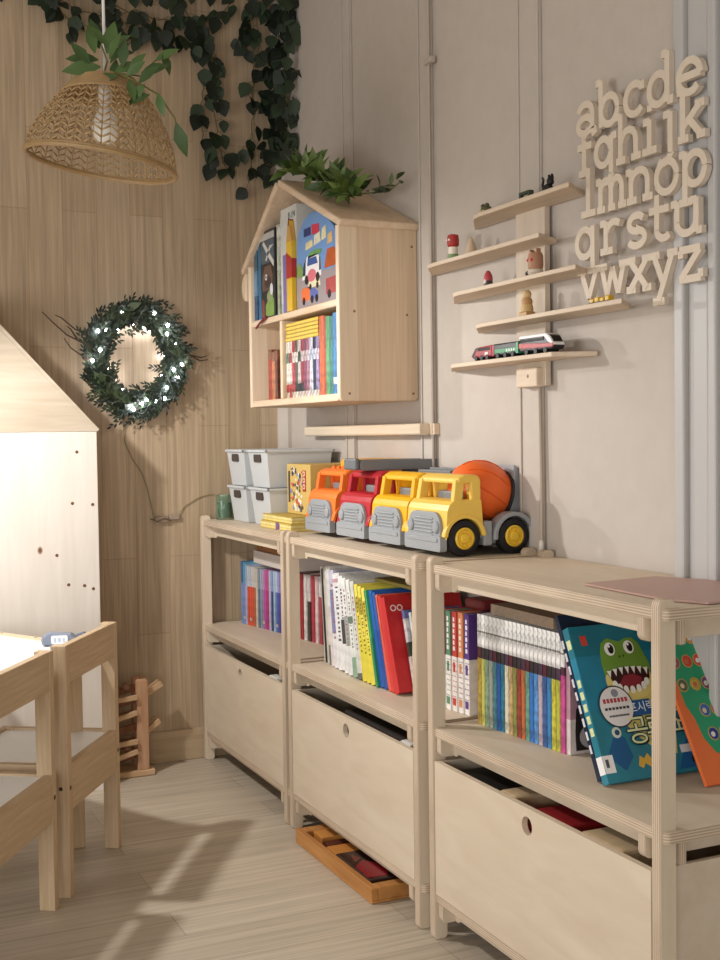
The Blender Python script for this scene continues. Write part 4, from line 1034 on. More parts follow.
MB().box((.002, -.013, .003), (.004, .013, .014)).build('window', plain('a8a48c', .4), t)
t = fig('cat_toy', 'small black toy cat on the top board, near the alphabet letters', 'toy', -1.782, 0)
mb = MB(); mb.ball((0, 0, .010), .011, 8, (.8, 1.3, .95)); mb.ball((-.002, -.012, .022), .0075, 7); mb.prism([(-.020, .026), (-.014, .026), (-.0175, .036)], 'X', -.004, .001); mb.prism([(-.011, .027), (-.005, .027), (-.0075, .036)], 'X', -.004, .001); mb.tube([(0, .010, .010), (0, .018, .020), (0, .014, .030), (0, .018, .035)], .0035, taper=.002); mb.build('body', plain('1d1b1e', .5), t)
t = fig('nutcracker_toy', 'red-headed toy figure with green base on the second board, far end', 'toy', -1.408, 1)
MB().lathe([(.012, 0), (.013, .004), (.012, .014), (.0001, .014)], n=16).build('base', plain('7a9464', .5), t)
MB().lathe([(.009, .014), (.011, .020), (.010, .030), (.0001, .031)], n=16).build('body', plain('e6d8c8', .5), t)
MB().lathe([(.009, .030), (.013, .034), (.0135, .046), (.012, .056), (.006, .058), (.0001, .058)], n=16).build('head', plain('a8322c', .5), t)
for s in (-1, 1): MB().ball((-.0125, s*.005, .045), .0028, 6).build('eye', plain('f0e4d8', .5), t)
t = fig('bell_toy', 'beige bell-shaped toy beside the red-headed figure on the second board', 'toy', -1.487, 1)
MB().lathe([(.0145, 0), (.0145, .004), (.011, .016), (.007, .030), (.003, .038), (.0001, .039)], n=18).build('body', plain('cbb296', .5), t)
MB().tube([(-.001, -.012, .006), (-.002, .0, .016), (-.001, .010, .024)], .002, n=5).build('cord', plain('8a7258', .5), t)
t = fig('owl_toy', 'brown owl-faced toy on the third board, in front of the upright', 'toy', -1.750, 2, .224)
MB().lathe([(.012, 0), (.016, .006), (.014, .012), (.0001, .012)], n=18).build('bowl', plain('cfc2b0', .5), t)
MB().lathe([(.013, .012), (.015, .018), (.015, .036), (.013, .044), (.0001, .045)], n=18).build('head', plain('a8785c', .5, noise=.15), t)
mb = MB()
for s in (-1, 1): mb.prism([(s*.013, .040), (s*.005, .044), (s*.012, .052)], 'X', -.006, .004)
mb.build('ears', plain('a8785c', .5), t)
for s in (-1, 1): MB().ball((-.0135, s*.006, .030), .0032, 6).build('eye', plain('c84838', .5), t)
MB().ball((-.004, .021, .006), .006, 7).build('ball', plain('3a2c28', .5), t)
t = fig('gnome_toy', 'tiny red-capped gnome on the third board', 'toy', -1.557, 2)
MB().lathe([(.009, 0), (.010, .006), (.009, .014), (.0001, .014)], n=14).build('body', plain('3c3a3c', .5), t)
MB().lathe([(.009, .014), (.0098, .018), (.0085, .026), (.004, .034), (.0001, .036)], n=14).build('cap', plain('b4444c', .5), t)
MB().ball((-.0075, 0, .012), .005, 7, (.6, 1, 1.2)).build('face', plain('e4ccb8', .5), t)
t = fig('stacking_toy', 'tan stacked wooden figure on the fourth board, by the upright', 'toy', -1.712, 3, .228)
MB().box((-.011, -.014, 0), (.011, .014, .010)).build('base', plain('b8905c', .5), t, bevel=.002)
MB().lathe([(.012, .010), (.013, .016), (.011, .024), (.0001, .024)], n=16).build('middle_ring', plain('c8a46c', .5), t)
MB().lathe([(.010, .024), (.0115, .030), (.009, .037), (.0001, .037)], n=16).build('upper_ring', plain('b88c58', .5), t)
MB().ball((0, 0, .044), .009, 8).build('head', plain('cfae7c', .5), t)
t = fig('block_train', 'tiny yellow and black toy block train on the fourth board, under the letter w', 'toy', -1.948, 3)
for k in range(4):
    MB().box((-.006, .026-.0155*k-.012, .002), (.006, .026-.0155*k, .012+.002*(k % 2))).build('wagon', plain('d8ac1c', .4), t, bevel=.0015)
    mb = MB()
    for s in (-1, 1): mb.lathe([(.003, -.0065), (.003, .0065)], (0, .020-.0155*k+s*.0035, .003), (1, 0, 0), n=10)
    mb.build('wheels', plain('2a241c', .5), t)
# toy train on the lowest board
TG = 'coupled toy train carriages on the lowest board'
def carriage(name, label, y0, y1, kind):
    t = thing(name, label, 'toy train', (.222, (y0+y1)/2-.036, tz[4]), (0, 0, 0), TG)
    a, b = (y1-y0)/2, (y0-y1)/2     # a: near end (-), b: far end (+)
    h = .030
    if kind == 'loco':
        pr = [(b, .006), (a, .006), (a-.002, .014), (a+.010, .028), (a+.024, .036), (b, .036)]
        MB().prism(pr, 'X', -.0135, .0135).build('body', plain('26262a', .3), t, bevel=.004, seg=3)
        MB().prism([(b+.001, .013), (a, .010), (a-.0005, .018), (a+.02, .018), (b+.001, .024)], 'X', -.0140, .0140).build('red_stripe', plain('b02c30', .3), t, bevel=.001)
        MB().prism([(b, .031), (a+.030, .031), (a+.018, .020), (a, .012), (a-.002, .016), (a+.010, .030), (a+.024, .038), (b, .038)], 'X', -.0138, .0138).build('white_shell', plain('e8e6e4', .3), t, bevel=.003)
        MB().prism([(a+.0035, .0235), (a+.0005, .020), (a+.010, .0315), (a+.016, .0345)], 'X', -.0105, .0105).build('windscreen', plain('1a1c20', .1), t)
        MB().box((-.0142, b-.004, .0245), (.0142, a+.03, .0305)).build('window_strip', plain('16181c', .15), t)
        for s in (-1, 1): MB().lathe([(.0022, 0), (.0001, .0012)], (s*.008, a-.001, .0165), (0, -1, .3), n=8).build('headlamp', plain('f4f2e8', .3), t)
    elif kind == 'mid':
        MB().box((-.013, a+.002, .006), (.013, b-.002, .030)).build('body', plain('262a2a', .35), t, bevel=.003)
        MB().box((-.0136, a+.008, .010), (.0136, b-.010, .019)).build('green_panel', plain('3a8a5c', .35), t, bevel=.001)
        MB().box((-.0138, a+.002, .006), (.0138, a+.008, .028)).build('green_end', plain('2f9a68', .35), t)
        MB().box((-.0138, b-.008, .006), (.0138, b-.002, .028)).build('red_end', plain('a83038', .35), t)
        mb = MB()
        for k in range(4): mb.box((-.0142, a+.014+.009*k, .012), (-.0130, a+.019+.009*k, .017))
        mb.build('white_marks', plain('d8dcd4', .4), t)
    else:
        MB().prism([(a, .006), (b, .006), (b+.002, .012), (b-.016, .028), (a, .030)], 'X', -.013, .013).build('body', plain('a02c34', .35), t, bevel=.003)
        MB().prism([(b-.004, .008), (b+.0015, .010), (b-.015, .026), (b-.024, .027)], 'X', -.0136, .0136).build('nose', plain('1e1c20', .35), t)
        MB().box((-.0137, a+.006, .020), (.0137, b-.024, .026)).build('window_strip', plain('2a2628', .2), t)
        MB().box((-.0138, a+.014, .010), (-.0130, a+.026, .016)).build('white_mark', plain('e0dcd4', .4), t)
    for q in (.22, .5, .78):
        yy = a+(b-a)*q
        mb = MB(); mb.lathe([(.0001, -.0142), (.0058, -.0142), (.0058, .0142), (.0001, .0142)], (0, yy, .0059), (1, 0, 0), n=14); mb.build('wheel_pair', plain('1a1a1c', .5), t)
carriage('toy_engine', 'white and red toy train engine with black windows on the lowest wall board', -1.690, -1.808, 'loco')
carriage('toy_carriage', 'dark toy carriage with green panel behind the white train engine', -1.586, -1.688, 'mid')
carriage('toy_carriage', 'red toy carriage with black nose at the tail of the train', -1.504, -1.584, 'tail')

# white cord hanging below the wall shelf
t = thing('hanging_cord', 'thin grey cord hanging from the wall shelf down behind the cement mixer', 'cable', (.272, -1.703, .75))
MB().tube([(0, .004, .325), (.001, .002, .2), (0, -.001, .1), (0, 0, 0)], .0035).build('cord', plain('b8aa9a', .5), t)
MB().lathe([(.0045, 0), (.0055, .004), (.0055, .016), (.0035, .02), (.0001, .021)], (0, 0, -.012), n=12).build('plug', plain('dcd6cc', .4), t)

# ================================================================== ALPHABET SIGN
t = thing('alphabet_sign', 'pale wooden cut-out alphabet of five joined letter rows on the wall', 'wall decoration', (.262, -2.02, 1.38))
LW = wood('letter_wood', 'd4c4b0', 'dccdba', axis='Z', stretch=5, scale=8)
A = arc
def serif(x0, x1, y): return [(x0, y), (x1, y)]
GL_ = {
 'a': [A(.46, .66, .34, .30, 165, 0)+[(.80, .1), (.84, .0), (1.02, .03)], A(.44, .28, .34, .26, 0, 360, 20)],
 'b': [[(.16, 1.5), (.16, 0)], serif(-.08, .16, 1.45), A(.54, .48, .38, .45, 0, 360, 22)],
 'c': [A(.54, .48, .40, .46, 40, 320, 20), [(.86, .95), (.86, .70)]],
 'd': [[(.84, 1.5), (.84, 0)], serif(.60, .84, 1.45), serif(.84, 1.08, .05), A(.46, .48, .38, .45, 0, 360, 22)],
 'e': [A(.52, .48, .42, .46, 0, 318, 22), [(.10, .50), (.94, .50)]],
 'f': [[(.34, 0), (.34, 1.15)]+A(.62, 1.15, .28, .27, 180, 45, 8), serif(.0, .72, .92), serif(.06, .64, .05)],
 'g': [A(.44, .52, .36, .42, 0, 360, 20), [(.82, 1.0), (.82, -.22)]+A(.46, -.22, .36, .26, 0, -150, 10), serif(.82, 1.08, .95)],
 'h': [[(.16, 1.5), (.16, 0)], serif(-.08, .16, 1.45), A(.52, .58, .34, .36, 180, 0, 10)+[(.86, 0)], serif(-.06, .38, .05), serif(.64, 1.08, .05)],
 'i': [[(.4, 1.0), (.4, 0)], serif(.12, .4, .95), serif(.08, .72, .05), [(.4, 1.24), (.4, 1.44)]],
 'j': [[(.5, 1.0), (.5, -.2)]+A(.22, -.2, .28, .26, 0, -140, 8), serif(.2, .5, .95), [(.5, 1.24), (.5, 1.44)]],
 'k': [[(.16, 1.5), (.16, 0)], serif(-.08, .16, 1.45), [(.84, .95), (.2, .42)], [(.40, .58), (.88, .04)], serif(-.06, .38, .05), serif(.70, 1.04, .05), serif(.62, 1.0, .95)],
 'l': [[(.4, 1.5), (.4, 0)], serif(.1, .4, 1.45), serif(.04, .76, .05)],
 'm': [[(.12, 1), (.12, 0)], serif(-.1, .12, .95), A(.37, .62, .25, .32, 180, 0, 10)+[(.62, 0)], A(.87, .62, .25, .32, 180, 0, 10)+[(1.12, 0)], serif(-.06, .32, .05), serif(.46, .80, .05), serif(.94, 1.30, .05)],
 'n': [[(.14, 1), (.14, 0)], serif(-.1, .14, .95), A(.50, .60, .36, .34, 180, 0, 10)+[(.86, 0)], serif(-.06, .38, .05), serif(.64, 1.08, .05)],
 'o': [A(.52, .48, .42, .46, 0, 360, 24)],
 'p': [[(.16, 1), (.16, -.5)], serif(-.08, .16, .95), A(.54, .48, .38, .45, 0, 360, 22), serif(-.1, .42, -.45)],
 'q': [[(.84, 1), (.84, -.5)], A(.46, .48, .38, .45, 0, 360, 22), serif(.58, 1.1, -.45)],
 'r': [[(.22, 1), (.22, 0)], serif(-.04, .22, .95), A(.60, .58, .36, .36, 170, 50, 8), serif(-.04, .52, .05)],
 's': [A(.48, .70, .32, .24, 30, 270, 12)+A(.48, .24, .34, .24, 90, -160, 12)],
 't': [[(.38, 1.38), (.38, .3)]+A(.66, .3, .28, .26, 180, 320, 8), serif(.06, .86, .92)],
 'u': [[(.14, 1), (.14, .38)]+A(.50, .38, .36, .36, 180, 360, 10)+[(.86, 1)], [(.86, .5), (.86, 0)], serif(-.1, .14, .95), serif(.62, .86, .95), serif(.86, 1.06, .05)],
 'v': [[(.12, .95), (.50, .04)], [(.50, .04), (.88, .95)], serif(-.1, .36, .95), serif(.66, 1.1, .95)],
 'w': [[(.10, .95), (.36, .04)], [(.36, .04), (.62, .9)], [(.62, .9), (.88, .04)], [(.88, .04), (1.14, .95)], serif(-.1, .34, .95), serif(.92, 1.34, .95)],
 'x': [[(.12, .95), (.88, .05)], [(.88, .95), (.12, .05)], serif(-.06, .36, .95), serif(.66, 1.06, .95), serif(-.06, .36, .05), serif(.66, 1.06, .05)],
 'y': [[(.12, .95), (.52, .08)], [(.90, .95), (.30, -.45)], serif(-.1, .36, .95), serif(.68, 1.12, .95), serif(.06, .56, -.45)],
 'z': [[(.06, .93), (.90, .93)], [(.88, .90), (.10, .07)], [(.06, .07), (.92, .07)], [(.10, .93), (.10, .70)], [(.90, .07), (.90, .32)]],
}
XH = .056; SW = .0128
rows_ = [('abcde', 1.5275, [0, 1.06, 2.22, 3.3, 4.50], -1.848), ('fghijk', 1.4530, [0, .86, 1.98, 3.06, 3.86, 4.72], -1.852), ('lmnop', 1.3770, [.02, .92, 2.34, 3.5, 4.62], -1.858), ('qrstu', 1.3000, [0, 1.24, 2.34, 3.28, 4.32], -1.842), ('vwxyz', 1.2220, [.1, 1.16, 2.50, 3.58, 4.72], -1.848)]
for word, zb_, offs, ys in rows_:
    kx = (.352/XH)/(offs[-1]+1.06)
    for ch, ox in zip(word, offs):
        mb = MB(); li = 'abcdefghijklmnopqrstuvwxyz'.index(ch)
        for si, st in enumerate(GL_[ch]):
            q = [((ox+u)*XH*kx, v*XH) for u, v in st]
            mb.ribbon(q, SW, lambda u, v, d: (-d*(1-.02*si-.0023*li), ys+2.005-u, zb_-1.38+v), .011)
        mb.build('letter', LW, t)
for yy, zz in ((-1.872, 1.385), (-1.905, 1.56), (-2.07, 1.40), (-1.98, 1.235)):
    MB().lathe([(.0045, 0), (.0045, .0232)], (-.0002, yy+2.02, zz-1.38), (1, 0, 0), n=10).build('spacer', LW, t)

# ================================================================== CHAIRS, TABLE, PLAY HOUSE
def chair(label, corner, group='small pine chairs pushed up to the table'):
    # local: u along the backrest, n from the back towards the table
    ang = math.atan2(.849, .529)
    t = thing('pine_chair', label, 'chair', (corner[0], corner[1], 0), (0, 0, ang), group)
    # local x = u, local y = n (left of u)
    Wd, Dp, Hb, Sz = .333, .29, .540, .285
    pu, pn = .0235, .034
    for u0 in (0, Wd-pu):
        MB().box((u0, 0, .0), (u0+pu, pn, Hb)).build('leg', CHAIR, t, bevel=.002)
        MB().box((u0, Dp-pn, 0), (u0+pu, Dp, Sz)).build('leg', CHAIR, t, bevel=.002)
    MB().box((pu, .001, .458), (Wd-pu, .019, Hb)).build('backrest', CHAIRX, t, bevel=.002)
    MB().box((pu, .001, .185), (Wd-pu, .018, Sz)).build('seat_rail', CHAIRX, t, bevel=.002)
    MB().box((pu, Dp-.018, .225), (Wd-pu, Dp-.001, Sz)).build('seat_rail', CHAIRX, t, bevel=.002)
    for u0 in (.002, Wd-.020):
        MB().box((u0, pn, .215), (u0+.018, Dp-pn, Sz)).build('side_rail', wood('raw_pine_side', 'b79c7a', 'cbb394', axis='Y', stretch=16, scale=14), t, bevel=.002)
    MB().box((.020, .018, Sz-.012), (Wd-.020, Dp-.018, Sz-.005)).build('seat', WHITEB, t)
    for u0 in (pu/2, Wd-pu/2):
        MB().lathe([(.005, -.0006), (.005, .0004), (.0001, .0004)], (u0, 0, .235), (0, -1, 0), n=12).build('bolt', plain('4a3a2c', .6), t)
        MB().lathe([(.0045, -.0006), (.0045, .0004), (.0001, .0004)], (0 if u0 < .1 else Wd, pn/2, .235), (-1 if u0 < .1 else 1, 0, 0), n=12).build('bolt', plain('4a3a2c', .6), t)
    return t
tu, tn = V((.529, .849)), V((-.849, .529))
cB = V((-.592, -1.209)); cA = V((-.635, -1.2630))-tu*(.333-.0235)
chair('pine chair with white seat, the fully visible one beside the wooden marble run', cB)
chair('pine chair with white seat, cut off by the picture edge, backrest level with the other', cA)

# half-hexagon table, its long side along the chairs
K = V((-.475, -.925)); e1 = V((.484, -.875))
K1 = K-e1*.49; K2 = K1-tu*.51; K3 = K-tu*1.0
ctr = (K+K1+K2+K3)/4
TZ = .490
t = thing('play_table', 'low pine-rimmed table with a white top behind the two chairs', 'table', (ctr.x, ctr.y, 0))
quad_ = [q-ctr for q in (K, K1, K2, K3)]
def inset(poly, d):
    n = len(poly); out = []
    ar = sum(poly[k].x*poly[(k+1) % n].y-poly[(k+1) % n].x*poly[k].y for k in range(n)); sg = 1 if ar > 0 else -1
    for k in range(n):
        p0, p1, p2 = poly[k-1], poly[k], poly[(k+1) % n]
        a = (p1-p0).normalized(); b = (p2-p1).normalized()
        na = V((-a.y, a.x))*sg; nb = V((-b.y, b.x))*sg
        bis = (na+nb).normalized(); out.append(p1+bis*d/bis.dot(na))
    return out
inn = inset(quad_, .032); ap0 = inset(quad_, .022); ap1 = inset(quad_, .040); lg = inset(quad_, .052)
RX = wood('raw_pine_x', 'd2bd9c', 'e2d0b4', axis='X', stretch=16, scale=14)
for k in range(4):
    a, b, c, d = quad_[k], quad_[(k+1) % 4], inn[(k+1) % 4], inn[k]
    MB().prism([tuple(q) for q in (a, b, c, d)], 'Z', TZ-.016, TZ).build('rim', RX, t, bevel=.002)
    a, b, c, d = ap0[k], ap0[(k+1) % 4], ap1[(k+1) % 4], ap1[k]
    MB().prism([tuple(q) for q in (a, b, c, d)], 'Z', TZ-.060, TZ-.016).build('apron', CHAIRX, t, bevel=.002)
    q = lg[k] if k else K-e1*.055+V((-.875, -.484))*.013-ctr
    MB().box((q.x-.017, q.y-.017, 0), (q.x+.017, q.y+.017, TZ-.016)).build('leg', CHAIR, t, bevel=.002)
MB().prism([tuple(q) for q in inn], 'Z', TZ-.010, TZ-.002).build('table_top', WHITEB, t)
for f in (.33, .60):
    q = (K1+(K-K1)*f)-ctr+V((-.875, -.484))*.010
    MB().lathe([(.0045, 0), (.0001, .0003)], (q.x, q.y, TZ), (0, 0, 1), n=10).build('knot', plain('7a5236', .6), t)

# slim grey-blue toy on the table
p = K-e1*.062+V((-.875, -.484))*.040
t = thing('toy_vehicle', 'small grey-blue and white toy lying on the table rim', 'toy', (p.x, p.y, TZ+.0005), (0, 0, -.30))
MB().prism([(-.044, 0), (.036, 0), (.040, .012), (.022, .026), (-.030, .030), (-.046, .018)], 'Y', -.018, .018).build('body', plain('7d8698', .4), t, bevel=.005, seg=3)
MB().prism(rrect(-.022, .004, .016, .024, (.004,)*4), 'Y', -.0195, -.018).build('white_label', plain('eceef2', .4), t)
mb = MB()
for k in range(3): mb.box((-.016+.010*k, -.0200, .008), (-.010+.010*k, -.0195, .018))
mb.build('label_marks', plain('b4c0d4', .5, noise=.3), t)
MB().bar((.036, -.006, .022), (.056, -.012, .028), .009, .006).build('arm', plain('667084', .4), t, bevel=.002)
MB().bar((.036, .006, .012), (.058, .006, .014), .010, .008).build('arm', plain('667084', .4), t, bevel=.002)

# play house of pale boards against the wood wall
hy, hr, hd = -.455, -.352, .205
t = thing('play_house', 'pale spruce play house with a sloping gable beside the wood wall', 'play house', (hr-.30, hy+hd/2, 0))
ex, ez, hw_ = .300, .995, .32
MB().box((ex-2*hw_, -hd/2, 0), (ex, -hd/2+.018, ez)).build('front_panel', HOUSEW, t, bevel=.001)
mb = MB(); mb.prism([(ex, ez+.001), (ex-2*hw_, ez+.001), (ex-hw_, ez+hw_*1.09)], 'Y', -hd/2+.0015, -hd/2+.018); mb.build('gable_panel', HOUSEG, t)
MB().box((ex-.018, -hd/2+.018, 0), (ex, hd/2-.006, ez)).build('side_panel', HOUSEW, t, bevel=.001)
MB().box((ex-2*hw_, -hd/2+.018, 0), (ex-2*hw_+.018, hd/2-.006, ez)).build('side_panel', HOUSEW, t, bevel=.001)
for s in (1, -1):
    c0 = ex-hw_
    pl = [(c0+s*(hw_+.001), ez+.0), (c0, ez+hw_*1.09+.001), (c0, ez+hw_*1.09+.016), (c0+s*(hw_+.008), ez+.006)]
    MB().prism(pl, 'Y', -hd/2+.001, hd/2-.006).build('roof_board', HOUSEG, t)
for kx, kz in ((-.042, .573), (-.085, .578), (-.018, .563), (-.055, .94), (-.015, .795), (-.115, .66), (-.07, .80)):
    MB().lathe([(.0045, 0), (.0045, .0004), (.0001, .0005)], (ex+kx, -hd/2, kz), (0, -1, 0), n=12).build('knot', plain('6e4a30', .6), t)

# wooden marble run on the floor by the wall
t = thing('marble_run', 'reddish wooden marble run tower standing on the floor by the wood wall', 'toy', (-.235, -.335, .0005))
BW = wood('beech_red', 'ac8262', 'c49c7c', axis='Z', stretch=10, scale=12); BX = wood('beech_x', 'b4926e', 'ccac88', axis='X', stretch=10, scale=12)
MB().box((-.075, -.04, 0), (.050, .035, .018)).build('base', BX, t, bevel=.003)
mb = MB(); mb.prism([(p_[0], p_[1]) for p_ in rrect(.000, .018, .034, .280, (0, 0, .008, .008))], 'Y', -.036, -.018); mb.build('upright', BW, t, bevel=.002)
mb = MB(); mb.prism([(p_[0], p_[1]) for p_ in rrect(.000, .018, .034, .280, (0, 0, .008, .008))], 'Y', .016, .034); mb.build('upright', BW, t, bevel=.002)
MB().box((-.062, -.03, .018), (-.050, -.018, .262)).build('rear_post', wood('beech_dark', '7a5038', '946648', axis='Z'), t)
for k, z_ in enumerate((.056, .098, .168, .226)):
    up = .020 if k % 2 == 0 else .006
    MB().bar((-.082, -.042, z_), (-.001, -.042, z_+up), .012, .014).build('track', BX, t, bevel=.001)
for k, (z_, x_) in enumerate(((.120, .072), (.228, .080))):
    o = MB().bar((.034, 0, z_), (x_, 0, z_+.026), .03, .006); o.bar((.034, -.016, z_+.004), (x_, -.016, z_+.032), .005, .016); o.bar((.034, .016, z_+.004), (x_, .016, z_+.032), .005, .016)
    o.build('track', BX, t, bevel=.001)
for k, z_ in enumerate((.085, .262)):
    MB().ball((-.030, -.028, z_), .0125, 9).build('roller', plain('86604a', .4, noise=.2), t)
mb = MB()
for z_ in (.05, .09, .13, .17, .21, .245): mb.bar((-.056, -.012, z_), (.0, -.012, z_+.01), .01, .02)
mb.build('inner_track', wood('beech_dark', '7a5038', '946648', axis='Z'), t)

# ================================================================== WREATH WITH FAIRY LIGHTS
random.seed(21)
wc = V((-.196, YW-.034, 1.207))
t = thing('wreath', 'dark evergreen wreath with twigs hung on the wood wall', 'wreath', tuple(wc))
ra, rb = .117, .134
def rp(a, r=1.0): return V((ra*r*cos(a), 0, rb*r*sin(a)))
MB().tube([rp(2*pi*k/48) for k in range(48)], .010, n=7, closed=True).build('ring', plain('4a3a2c', .8), t)
ndl = MB(); 
for k in range(820):
    a = random.uniform(0, 2*pi); 
    dens = .75+.25*sin(3*a+1)
    b = rp(a, 1+random.gauss(0, .12)); b.y = random.uniform(-.020, .012)
    tang = V((-ra*sin(a), 0, rb*cos(a))).normalized(); rad = rp(a).normalized()
    d = (tang*-1*random.uniform(.4, 1)+rad*random.gauss(.05, .5)+V((0, -abs(random.gauss(.15, .3)), random.gauss(-.05, .15)))).normalized()
    ln = random.uniform(.024, .046)
    e = b+d*ln
    if e.y > .03: e.y = .03
    ndl.cur = random.randrange(3)
    # a spray of needles about a small axis
    nn = d.cross(V((0, 1, 0))); nn = nn.normalized() if nn.length > .01 else V((1, 0, 0))
    for j in range(5):
        q = b.lerp(e, j/5); s = 1 if j % 2 else -1
        leaf(ndl, q, d+nn*s*.7+V((0, random.gauss(0, .3), 0)), V((random.gauss(0, .3), -1, random.gauss(0, .3))), .017*random.uniform(.8, 1.3), .0075, .1, 1)
    leaf(ndl, e, d, V((0, -1, 0)), .016, .006, .1, 1)
ndl.build('foliage', [plain('1f2a22', .6, noise=.3, nscale=30), plain('293628', .6, noise=.3, nscale=30), plain('38442f', .6, noise=.3, nscale=30)], t, fix=False)
big = MB()
for k in range(16):
    a = R(random.choice([215, 235, 250, 275, 295, 260, 60, 100, 130, 20])+random.gauss(0, 8)); b = rp(a, random.uniform(.9, 1.1)); b.y = -.02
    tang = V((-sin(a), 0, cos(a)))
    leaf(big, b, tang*-1+V((random.gauss(0, .4), -.3, random.gauss(0, .4))), V((random.gauss(0, .3), -1, random.gauss(0, .3))), .055, .024, .2, 1)
big.build('broad_leaves', plain('4a5a3a', .5, noise=.3, nscale=20), t, fix=False)
for pts in ([(-.10, -.01, .045), (-.15, -.015, .075), (-.175, -.012, .080), (-.215, -.015, .112), (-.232, -.012, .120)],
            [(-.10, -.01, .01), (-.16, -.015, .045), (-.20, -.01, .065), (-.24, -.012, .100), (-.268, -.012, .128)],
            [(-.09, -.01, -.02), (-.15, -.012, .0), (-.19, -.012, .028), (-.208, -.01, .055)],
            [(-.17, -.012, .052), (-.19, -.014, .082), (-.20, -.012, .090)], [(.10, -.01, .05), (.16, -.016, .012), (.195, -.014, .006), (.212, -.012, .012)], [(.16, -.016, .012), (.19, -.014, -.004), (.215, -.012, .0)],
            [(.0, -.02, -.15), (-.05, -.02, -.12), (-.10, -.016, -.10), (-.15, -.012, -.07)]):
    tw = MB(); tw.tube(pts, .0032, n=5, taper=.0014); tw.build('twig', plain('4c3c30', .8), t)

t = thing('fairy_lights', 'string of tiny lit white bulbs wound round the wreath, cord down to battery box', 'fairy lights', (wc.x, wc.y-.022, wc.z))
BULB = plain('f2f4ff', .3, noise=0, emit=100)
pts = []
for k in range(90):
    a = R(100)+2*pi*k/90; rr = 1+.20*sin(k*.62); p = rp(a, rr); p.y = -.006+.014*cos(k*.62); pts.append(p)
MB().tube(pts, .0009, n=4).build('wire', plain('5a6054', .4), t)
bulbs = [(58, .72), (74, .70), (92, .72), (110, 1.05), (126, .74), (143, .98), (150, 1.14), (170, .95), (183, 1.12), (196, .70), (206, .68), (222, .76), (241, .74), (262, 1.12), (274, .98), (282, .92), (296, 1.02), (308, 1.1), (318, .95), (331, .74), (345, .92), (354, 1.12), (8, .76), (20, 1.02), (36, .92), (44, 1.05), (66, 1.08), (338, 1.08)]
for a, r in bulbs:
    p = rp(R(a), r); p.y = random.uniform(.018, .036) if r < .9 else random.uniform(-.012, .004)
    MB().ball(p, .0042, 6, (1, 1, 1.25)).build('bulb', BULB, t)
def off(x, z, y=-.004): return (x-wc.x, YW+y-(wc.y-.022), z-wc.z)
cord = [rp(R(262), 1.05), off(-.232, 1.03, -.010), off(-.226, .965), off(-.205, .915), off(-.178, .875), off(-.162, .83), off(-.152, .78), off(-.146, .745, -.008)]
MB().tube(cord, .0016, n=5).build('cord', plain('8a7c5c', .5), t)
MB().box(off(-.142, .722, -.001), off(-.100, .742, -.014)).build('battery_box', plain('8e7a66', .5), t, bevel=.003)
MB().tube([off(-.155, .735, -.006), off(-.135, .728, -.015), off(-.115, .736, -.016), off(-.095, .728, -.012)], .0022, n=5).build('cord_tie', plain('6a5a4a', .5), t)
MB().box(off(-.098, .730, -.002), off(-.066, .746, -.013)).build('plug', plain('9a8876', .5), t, bevel=.003)
MB().tube([off(-.07, .742, -.006), off(-.05, .768), off(-.02, .785), off(.0, .795), off(.03, .802), off(.045, .80, -.010)], .0014, n=5).build('cord', plain('8a7c5c', .5), t)

# ================================================================== RATTAN PENDANT LAMP
pc, pt_ = V((-.524, -1.340, 1.525)), V((-.512, -1.338, 1.690))
t = thing('pendant_lamp', 'woven rattan pendant lamp shade hanging from a white cord', 'lamp', tuple(pt_))
RAT = plain('a08258', .5, noise=.2, nscale=60); RAT2 = plain('b09268', .5, noise=.15, nscale=60)
cam_r = V((cos(.43), -sin(.43), 0))
def shade_pt(ph, h):
    """h 0 at rim, 1 at the top"""
    c = pc.lerp(pt_, h)
    r = .148*(1-h)**.0 if False else None
    r = .060+(.148-.060)*(1-h**1.75)
    tilt = .16*(1-h)**1.0
    x, y = r*cos(ph), r*sin(ph)
    p = V((x, y, 0)); 
    p.z = -tilt*(p.dot(cam_r))
    return c+p-pt_
NP = 64
def ring_path(h, n=72, dr=0): return [shade_pt(2*pi*k/n, h) for k in range(n)]
mb = MB(); mb.tube(ring_path(0), .0048, n=7, closed=True); mb.tube(ring_path(.03), .0030, n=6, closed=True); mb.build('rim', RAT, t)
mb = MB()
for h in (1.0, .975, .95, .925, .90, .875, .85, .83): mb.tube(ring_path(h), .0028, n=6, closed=True)
for h in (.55, .30): mb.tube(ring_path(h, 60), .0009, n=5, closed=True)
mb.build('top_band', RAT, t)
wv = MB()
for k in range(56):       # ribs
    ph = 2*pi*k/56
    wv.tube([shade_pt(ph, h) for h in (0, .2, .4, .6, .83)], .0008, n=4)
for k in range(28):       # herringbone chevrons
    p0 = 2*pi*k/28; p1 = 2*pi*(k+.5)/28; p2 = 2*pi*(k+1)/28
    for j in range(9):
        h = .055+.085*j
        m = .5*(p0+p1)
        def strip(pa, ha, pb, hb_, w):
            q = []
            for f in (0, .5, 1):
                q.append((pa+(pb-pa)*f, ha+(hb_-ha)*f))
            vs = []
            for (a_, b_) in q:
                for dw in (-w, w): vs.append(shade_pt(a_, b_+dw))
            wv.add(vs, [(0, 1, 3, 2), (2, 3, 5, 4)])
        strip(p0+.008, h, p1, h+.055, .0115); strip(p1, h+.055, p2-.008, h, .0115)
for k in range(28):
    ph = 2*pi*k/28
    vs = []
    for h in (0, .25, .5, .83):
        for dw in (-.0105, .0105): vs.append(shade_pt(ph+dw, h))
    wv.add(vs, [(0, 1, 3, 2), (2, 3, 5, 4), (4, 5, 7, 6)])
o = wv.build('woven_shade', RAT2, t, fix=False)
sm_ = o.modifiers.new('thick', 'SOLIDIFY'); sm_.thickness = .0012
